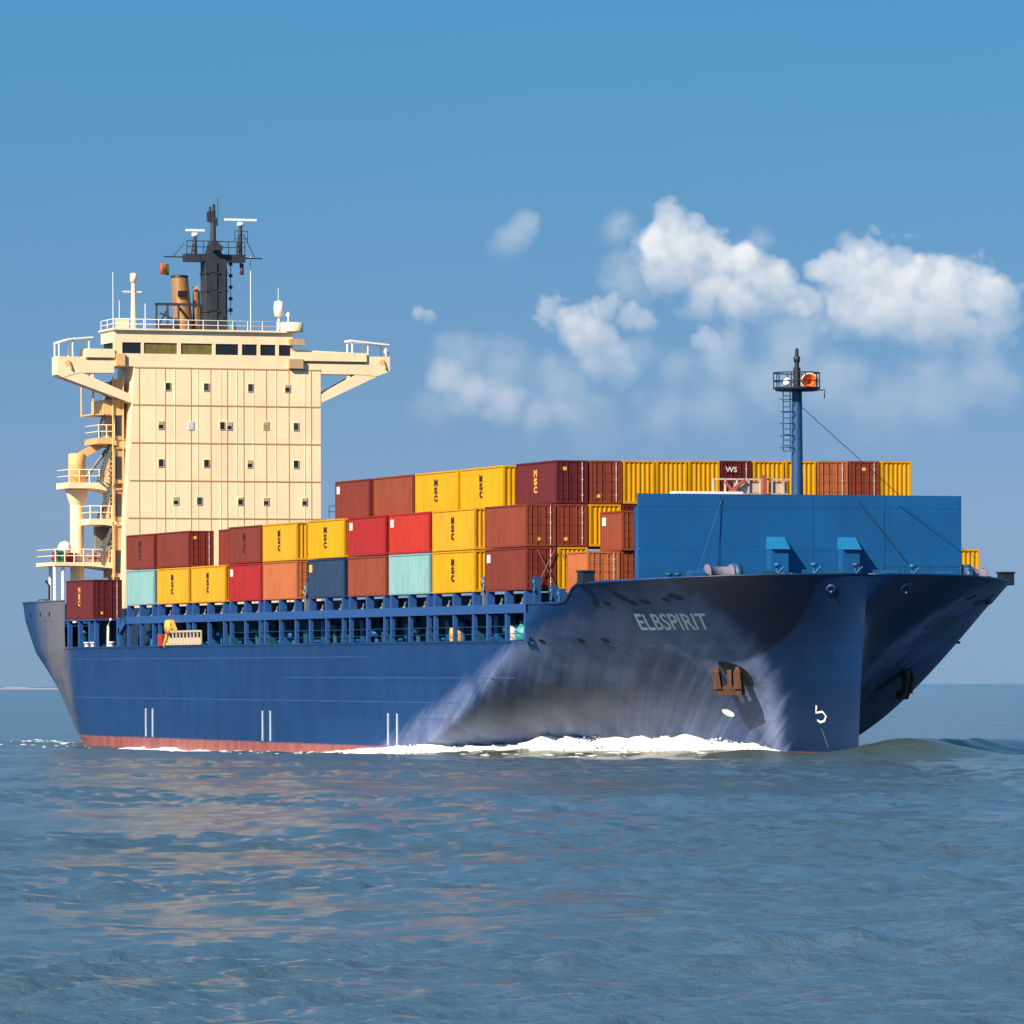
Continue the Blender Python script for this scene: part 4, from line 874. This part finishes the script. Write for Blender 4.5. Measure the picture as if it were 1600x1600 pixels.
def corr(mb, p0, ax, L_, nrm, z0, z1, pitch, depth):
    """corrugated wall from p0 along ax, dented along -nrm"""
    n = max(3, int(L_ / pitch)); q_ = L_ / n; pts = []
    for i in range(n):
        for (u, dd) in ((0, 0), (.26, 0), (.42, depth), (.80, depth), (.96, 0)): pts.append(((i + u) * q_, dd))
    pts.append((L_, 0)); v = []
    for (s_, dd) in pts:
        p = p0 + ax * s_ - nrm * dd; v += [(p.x, p.y, z0), (p.x, p.y, z1)]
    mb.add(v, [(2 * i, 2 * i + 2, 2 * i + 3, 2 * i + 1) for i in range(len(pts) - 1)])
def container(label, col, xa, xb, y0, w, z0, h, logo=None, patch=None, doors=False, rust=.17, sticker=False, group='shipping containers stacked on the deck'):
    L_ = xb - xa; g_ = .03; h -= .05
    e = tag(empty('shipping_container', ((xa + xb) / 2, y0 + w / 2, z0)), label, 'container', group); TOP.append(e)
    m = cmat(col, rust); hx = L_ / 2 - g_; hy = w / 2 - g_; t = .13
    b = MB()
    corr(b, Vector((-hx + t, -hy + .03, 0)), Vector((1, 0, 0)), 2 * (hx - t), Vector((0, -1, 0)), .12, h - .1, .28, .04)
    corr(b, Vector((hx - t, hy - .03, 0)), Vector((-1, 0, 0)), 2 * (hx - t), Vector((0, 1, 0)), .12, h - .1, .28, .04)
    if not doors: corr(b, Vector((hx - .03, -hy + t, 0)), Vector((0, 1, 0)), 2 * (hy - t), Vector((1, 0, 0)), .12, h - .1, .27, .055)
    b.box(-hx + .03, -hx + .06, -hy + t, hy - t, .12, h - .1)
    b.box(-hx + t, hx - t, -hy + t, hy - t, h - .08, h - .03); b.box(-hx + t, hx - t, -hy + t, hy - t, .06, .12)
    b.build('body', m, e)
    f = MB()
    for sx in (-1, 1):
        for sy in (-1, 1): f.box(*sorted((sx * hx, sx * (hx - t))), *sorted((sy * hy, sy * (hy - t))), .0, h)
    for sy in (-1, 1):
        f.box(-hx + t, hx - t, *sorted((sy * hy, sy * (hy - .08))), 0, .12); f.box(-hx + t, hx - t, *sorted((sy * hy, sy * (hy - .08))), h - .1, h)
    for sx in (-1, 1):
        f.box(*sorted((sx * hx, sx * (hx - .08))), -hy + t, hy - t, 0, .13); f.box(*sorted((sx * hx, sx * (hx - .08))), -hy + t, hy - t, h - .11, h)
    f.build('frame', m, e)
    if doors:
        for s in (-1, 1):
            d_ = MB(); a, c_ = sorted((s * .012, s * (hy - t)))
            d_.box(hx - .09, hx - .04, a, c_, .13, h - .11)
            for k in range(4): zz = .25 + k * (h - .5) / 4; d_.box(hx - .04, hx - .022, a + .05, c_ - .05, zz, zz + (h - .5) / 4 - .12)
            do = d_.build('door', m, e)
            for q_ in (.32, .74):
                yy = s * (hy - t) * q_; k = MB(); k.tube([(hx + .01, yy, .1), (hx + .01, yy, h - .1)], .024, 6)
                for zz in (.5, h * .55, h - .5): k.box(hx - .022, hx + .03, yy - .05, yy + .05, zz - .03, zz + .03)
                k.build('locking_bar', PALEBAR if q_ > .5 and s > 0 else m, do)
    if logo:
        ink = dict(k=INK, b=INKB, g=INKG)[logo]; lb = MB(); gw = .60; gh = .44; zc = h * .82; xc = -.15
        for i, ch in enumerate('MSC'):
            tv_, tf_ = GLY[ch]; lb.add([(xc - gw / 2 + gw * p[0], -hy + .015, zc - gh - i * (gh + .06) + gh * p[1]) for p in tv_], tf_)
        lb.build('lettering', ink, e)
    if patch:
        pm = MB(); pm.box(-hx + .35, -hx + .95, -hy - .004, -hy + .02, h - .85, h - .35); pm.build('label_plate', PATCH if patch == 'w' else PATCHY, e)
    if sticker:
        pm = MB(); yy = -hy + .35 + .9 * random.random(); zz = random.choice((.35, h - .6)); pm.box(hx - .02, hx + .006, yy, yy + .24, zz, zz + .2); pm.build('label_plate', PATCHY, e)
    return e
S = 'starboard'
W0 = 1.98; Y0 = -14.5
# bottom tier, along the starboard side from bow to stern: (colour, logo, patch, label)
T1 = [('brown', None, 'w', 'brown container with white plate, lowest of three at the stack corner behind the bow'),
      ('yellow', 'k', None, 'yellow lettered container at deck level, beside the pale teal one nearer the bow'),
      ('teal', None, None, 'pale teal container between a yellow and a rust brown one at deck level'),
      ('rust', None, None, 'rust brown container between the navy and a pale teal one at deck level'),
      ('navy', None, 'y', 'navy blue container, the only dark blue one in the cargo'),
      ('orange', None, None, 'faded orange container beside the navy one at deck level'),
      ('red', None, 'w', 'red container at deck level under a brown lettered one'),
      ('amber', 'k', None, 'yellow lettered container at deck level beside the red one, nothing on top'),
      ('amber', 'k', None, 'yellow lettered container at deck level beside the aftermost pale teal one'),
      ('teal', None, None, 'pale teal container at deck level in front of the cream deckhouse')]
T2 = [('brick', None, None, 'brick red container with yellow sticker, middle of three at the stack corner'),
      ('amber', 'k', None, 'yellow lettered container with rust along its bottom edge, middle tier'),
      ('scarlet', None, 'w', 'bright scarlet container with white plate above the pale teal one'),
      ('red', None, 'w', 'crimson container with white plate above the rust brown one'),
      ('yellow', 'k', None, 'yellow lettered container above the navy one'),
      ('amber', 'k', None, 'yellow lettered container above the faded orange one'),
      ('brown', 'b', None, 'brown container with dark lettering above the red one'),
      None,
      ('brown', None, None, 'plain brown container in the second tier before the deckhouse, doors in view'),
      ('brown', 'b', None, 'brown container with dark lettering above the aftermost pale teal one')]
T3 = [('maroon', 'g', None, 'maroon container with gold lettering at the top corner of the stack'),
      ('yellow', 'k', None, 'yellow lettered container in the top tier beside the maroon gold-lettered one'),
      ('yellow', 'k', None, 'yellow lettered container in the top tier beside the rust brown one'),
      ('rust', None, None, 'rust brown container in the top tier between yellow and brown'),
      ('brown', None, 'w', 'brown container with white plate, aftermost of the top tier')]
dk = lambda c: c in ('brown', 'maroon', 'brick', 'rust', 'orange')
for i, (c, lg, pt, lab) in enumerate(T1): container(lab, c, *BAY[i], Y0, W0, Z1, Z2 - Z1, lg, pt, doors=dk(c), sticker=dk(c))
for i, t_ in enumerate(T2):
    if t_: c, lg, pt, lab = t_; container(lab, c, *BAY[i], Y0, W0, Z2, Z3 - Z2, lg, pt, doors=dk(c), rust=.42 if i == 1 else .17, sticker=dk(c))
container('brown container set one row inboard, in the gap of the second tier', 'brown', *BAY[7], -12.45, 2.0, Z2, Z3 - Z2 + .05)
X3 = [(-7.24, -.15), (-17.6, -9.55), (-26.27, -17.98), (-34.67, -26.78), (-42.74, -35.59)]
for i, (c, lg, pt, lab) in enumerate(T3): container(lab, c, *X3[i], -12.5, 2.1, Z3, Z4 - Z3, lg, pt, doors=dk(c), sticker=(i == 0))
# top tier, front row from starboard corner to port
FR = [('brick', 'brick red container end beside the maroon corner one, front row of the top tier', True),
      ('yellow', 'yellow container end next to the brick red one, front row of the top tier', False),
      ('yellow', 'yellow container end in the middle of three yellow ends, front row of the top tier', False),
      ('yellow', 'yellow container end beside the dark maroon one with white letters, its left neighbour', False),
      ('maroon', 'dark maroon container end with small white letters between yellow ones', True),
      ('yellow', 'yellow container end right of the dark maroon one, behind the gear rack', False),
      ('yellow', 'yellow container end directly behind the foremast', False),
      ('orange', 'orange red container end just right of the foremast', True),
      ('brick', 'dark red container end between the orange red one and the last yellow one', True),
      ('yellow', 'yellow container end at the far right of the top tier', False)]
for k, (c, lab, dr) in enumerate(FR):
    y = -10.36 + 2.133 * k
    e = container(lab, c, -7.0, -.02 * k, y, 2.1, Z3 + .005 * k, Z4 - Z3 + .012 * k, doors=dr, sticker=c in ('brick', 'orange'))
    if c == 'maroon':
        v1, f1 = text_mesh('WS', .02); lb = MB(); lb.add([(3.5 + .03, -.75 + .75 * p[0], 1.95 + .33 * p[1]) for p in v1], f1); lb.build('lettering', PATCH, e)
# front row, middle and bottom tiers beside the corner stack
container('brick red container end right of the stack corner, middle tier', 'brick', -7.2, -.02, -12.47, 2.0, Z2, Z3 - Z2, doors=True, sticker=True)
container('yellow container end half hidden by the small red ones, middle tier', 'yellow', -7.2, -.02, -10.42, 2.1, Z2, Z3 - Z2)
container('dark red container end peeping over the small red ones beside the breakwater', 'maroon', -7.2, -.02, -8.28, 2.1, Z2, Z3 - Z2, doors=True, sticker=True)
container('yellow container end right of the stack corner, at deck level', 'yellow', -7.2, -.02, -12.47, 2.0, Z1, Z2 - Z1)
# short containers ahead of the stack
container('short orange container ahead of the stack, lowest and nearest the ship side', 'orange', 1.55, 5.15, -12.5, 2.1, 9.95, 2.5, doors=True)
container('short brick red container end behind the bulwark, next to the breakwater', 'rust', 1.55, 5.15, -10.35, 2.1, 9.95, 2.5, doors=True)
container('short red container on top of the other short ones beside the breakwater', 'rust', 1.55, 5.3, -10.35, 2.1, 12.46, 2.42, doors=True, rust=.3, patch='w')
container('lone yellow container low on the far side, right of the breakwater', 'yellow', -4.0, 2.1, 12.4, 2.1, Z1 - .05, 2.62)
container('maroon container with gold lettering alone at the stern below the crane pillar', 'maroon', -102.55, -95.05, -14.5, 2.35, 9.26, 3.02, logo='g', doors=True, sticker=True)

# ------------------------------------------------------------------ bow wave foam
def foam_mesh():
    mb = MB(); n = 560; m = 16; r = np.random.default_rng(4)
    Xs = np.linspace(8.2, -86, n)
    prof_x = [-86, -84, -66, -62, -52, -48, -44, -30, -22, -14, -10, -7, -4, 1, 4, 6.5, 8.2]; prof_h = [.02, .16, .16, .05, .05, .08, .16, .28, .40, .60, .80, 1.10, .90, .85, .72, .45, .05]; prof_w = [.6, 1.6, 1.6, .8, .8, 1.5, 2.2, 3.4, 4.0, 4.5, 4.8, 5.0, 5.0, 4.6, 3.8, 2.4, .6]
    P = []
    ph = r.random(12) * 6.28
    for i, X in enumerate(Xs):
        h = np.interp(X, prof_x, prof_h); w = np.interp(X, prof_x, prof_w)
        lump = 1 + .22 * math.sin(X * 1.3 + ph[0]) + .18 * math.sin(X * 3.1 + ph[1]) + .14 * math.sin(X * 7.7 + ph[2])
        cutoff = 1 if X > -30 else max(0, min(1, .5 + 1.6 * math.sin(X * .75 + 1.0)))
        h *= lump * cutoff
        y0 = half(X, .25) if X < stem_x(.25) else 0
        for j in range(m):
            u = j / (m - 1); hh = h * (max(0, 1 - u) ** .8) * (1.0 if u > .08 else .85)
            hh *= 1 + .5 * math.sin(X * 4.1 + u * 9 + ph[3]) * u + r.normal() * .05
            yy = y0 - .25 + u * w * (1 + .12 * math.sin(X * 2.3 + ph[4]) + .05 * r.normal())
            P.append([X + r.normal() * .05, -yy, hh])
    P = np.array(P); P[:, 2] += sea_z(P[:, 0], P[:, 1]) + .03
    edge = np.array([(j >= m - 1) for i in range(n) for j in range(m)]); P[edge, 2] -= .16
    mb.add(P.tolist(), [(i * m + j, i * m + j + 1, (i + 1) * m + j + 1, (i + 1) * m + j) for i in range(n - 1) for j in range(m - 1)], 0, True)
    ico = [(0, 0, 1), (.89, 0, .45), (.28, .85, .45), (-.72, .53, .45), (-.72, -.53, .45), (.28, -.85, .45), (.72, .53, -.45), (-.28, .85, -.45), (-.89, 0, -.45), (-.28, -.85, -.45), (.72, -.53, -.45), (0, 0, -1)]
    icf = [(0, 1, 2), (0, 2, 3), (0, 3, 4), (0, 4, 5), (0, 5, 1), (1, 6, 2), (2, 7, 3), (3, 8, 4), (4, 9, 5), (5, 10, 1), (6, 7, 2), (7, 8, 3), (8, 9, 4), (9, 10, 5), (10, 6, 1), (11, 7, 6), (11, 8, 7), (11, 9, 8), (11, 10, 9), (11, 6, 10)]
    def blob(c, s): mb.add([(c[0] + a * s[0], c[1] + b * s[1], c[2] + d_ * s[2]) for a, b, d_ in ico], icf, 0, True)
    for k in range(4200):
        X = 8 - 40 * r.random() ** 1.4; h = np.interp(X, prof_x, prof_h); w = np.interp(X, prof_x, prof_w)
        u = r.random() ** 1.6; y = half(X, .25) + u * w * 1.05; s = (.015 + .05 * r.random() ** 3)
        z = h * (1 - u) ** .8 * (.8 + .5 * r.random()) + float(sea_z(np.array([X]), np.array([-y]))[0])
        blob((X, -y, z), (s * 1.8, s * 1.4, s))
    for k in range(900):                       # torn lace of foam drifting off the bow wave
        X = 10 - 62 * r.random(); u = 3 + 7.5 * r.random() ** 1.5; y = half(X, .25) + u * (1 if X < 6 else .6); s = .03 + .10 * r.random() ** 3
        if math.sin(X * .9) + math.sin(X * .37 + u) + r.normal() * .5 < .6: continue
        blob((X, -y, float(sea_z(np.array([X]), np.array([-y]))[0])), (s * 6, s * 3, s * .3))
    for k in range(160):                       # scattered flecks astern and off the quarter
        X = -125 + 38 * r.random(); y = -(11 + 22 * r.random() ** 2); s = .03 + .10 * r.random() ** 3
        blob((X, y, float(sea_z(np.array([X]), np.array([y]))[0])), (s * 4, s * 4, s * .35))
    mt = bpy.data.materials.new('sea_foam'); mt.use_nodes = True; b = mt.node_tree.nodes['Principled BSDF']
    b.inputs['Base Color'].default_value = (.78, .79, .78, 1); b.inputs['Roughness'].default_value = .8; b.inputs['Subsurface Weight'].default_value = .3; b.inputs['Subsurface Radius'].default_value = (.3, .3, .3)
    tag(mb.build('foam', mt), kind='stuff')
foam_mesh()

# ------------------------------------------------------------------ trim the ship 0.18 degrees by the bow
PIV = Vector((-50, 0, 0)); TR = Matrix.Translation(PIV) @ Matrix.Rotation(R(.178), 4, 'Y') @ Matrix.Translation(-PIV)
for o in TOP: o.matrix_world = TR @ (Matrix.Translation(o.location))
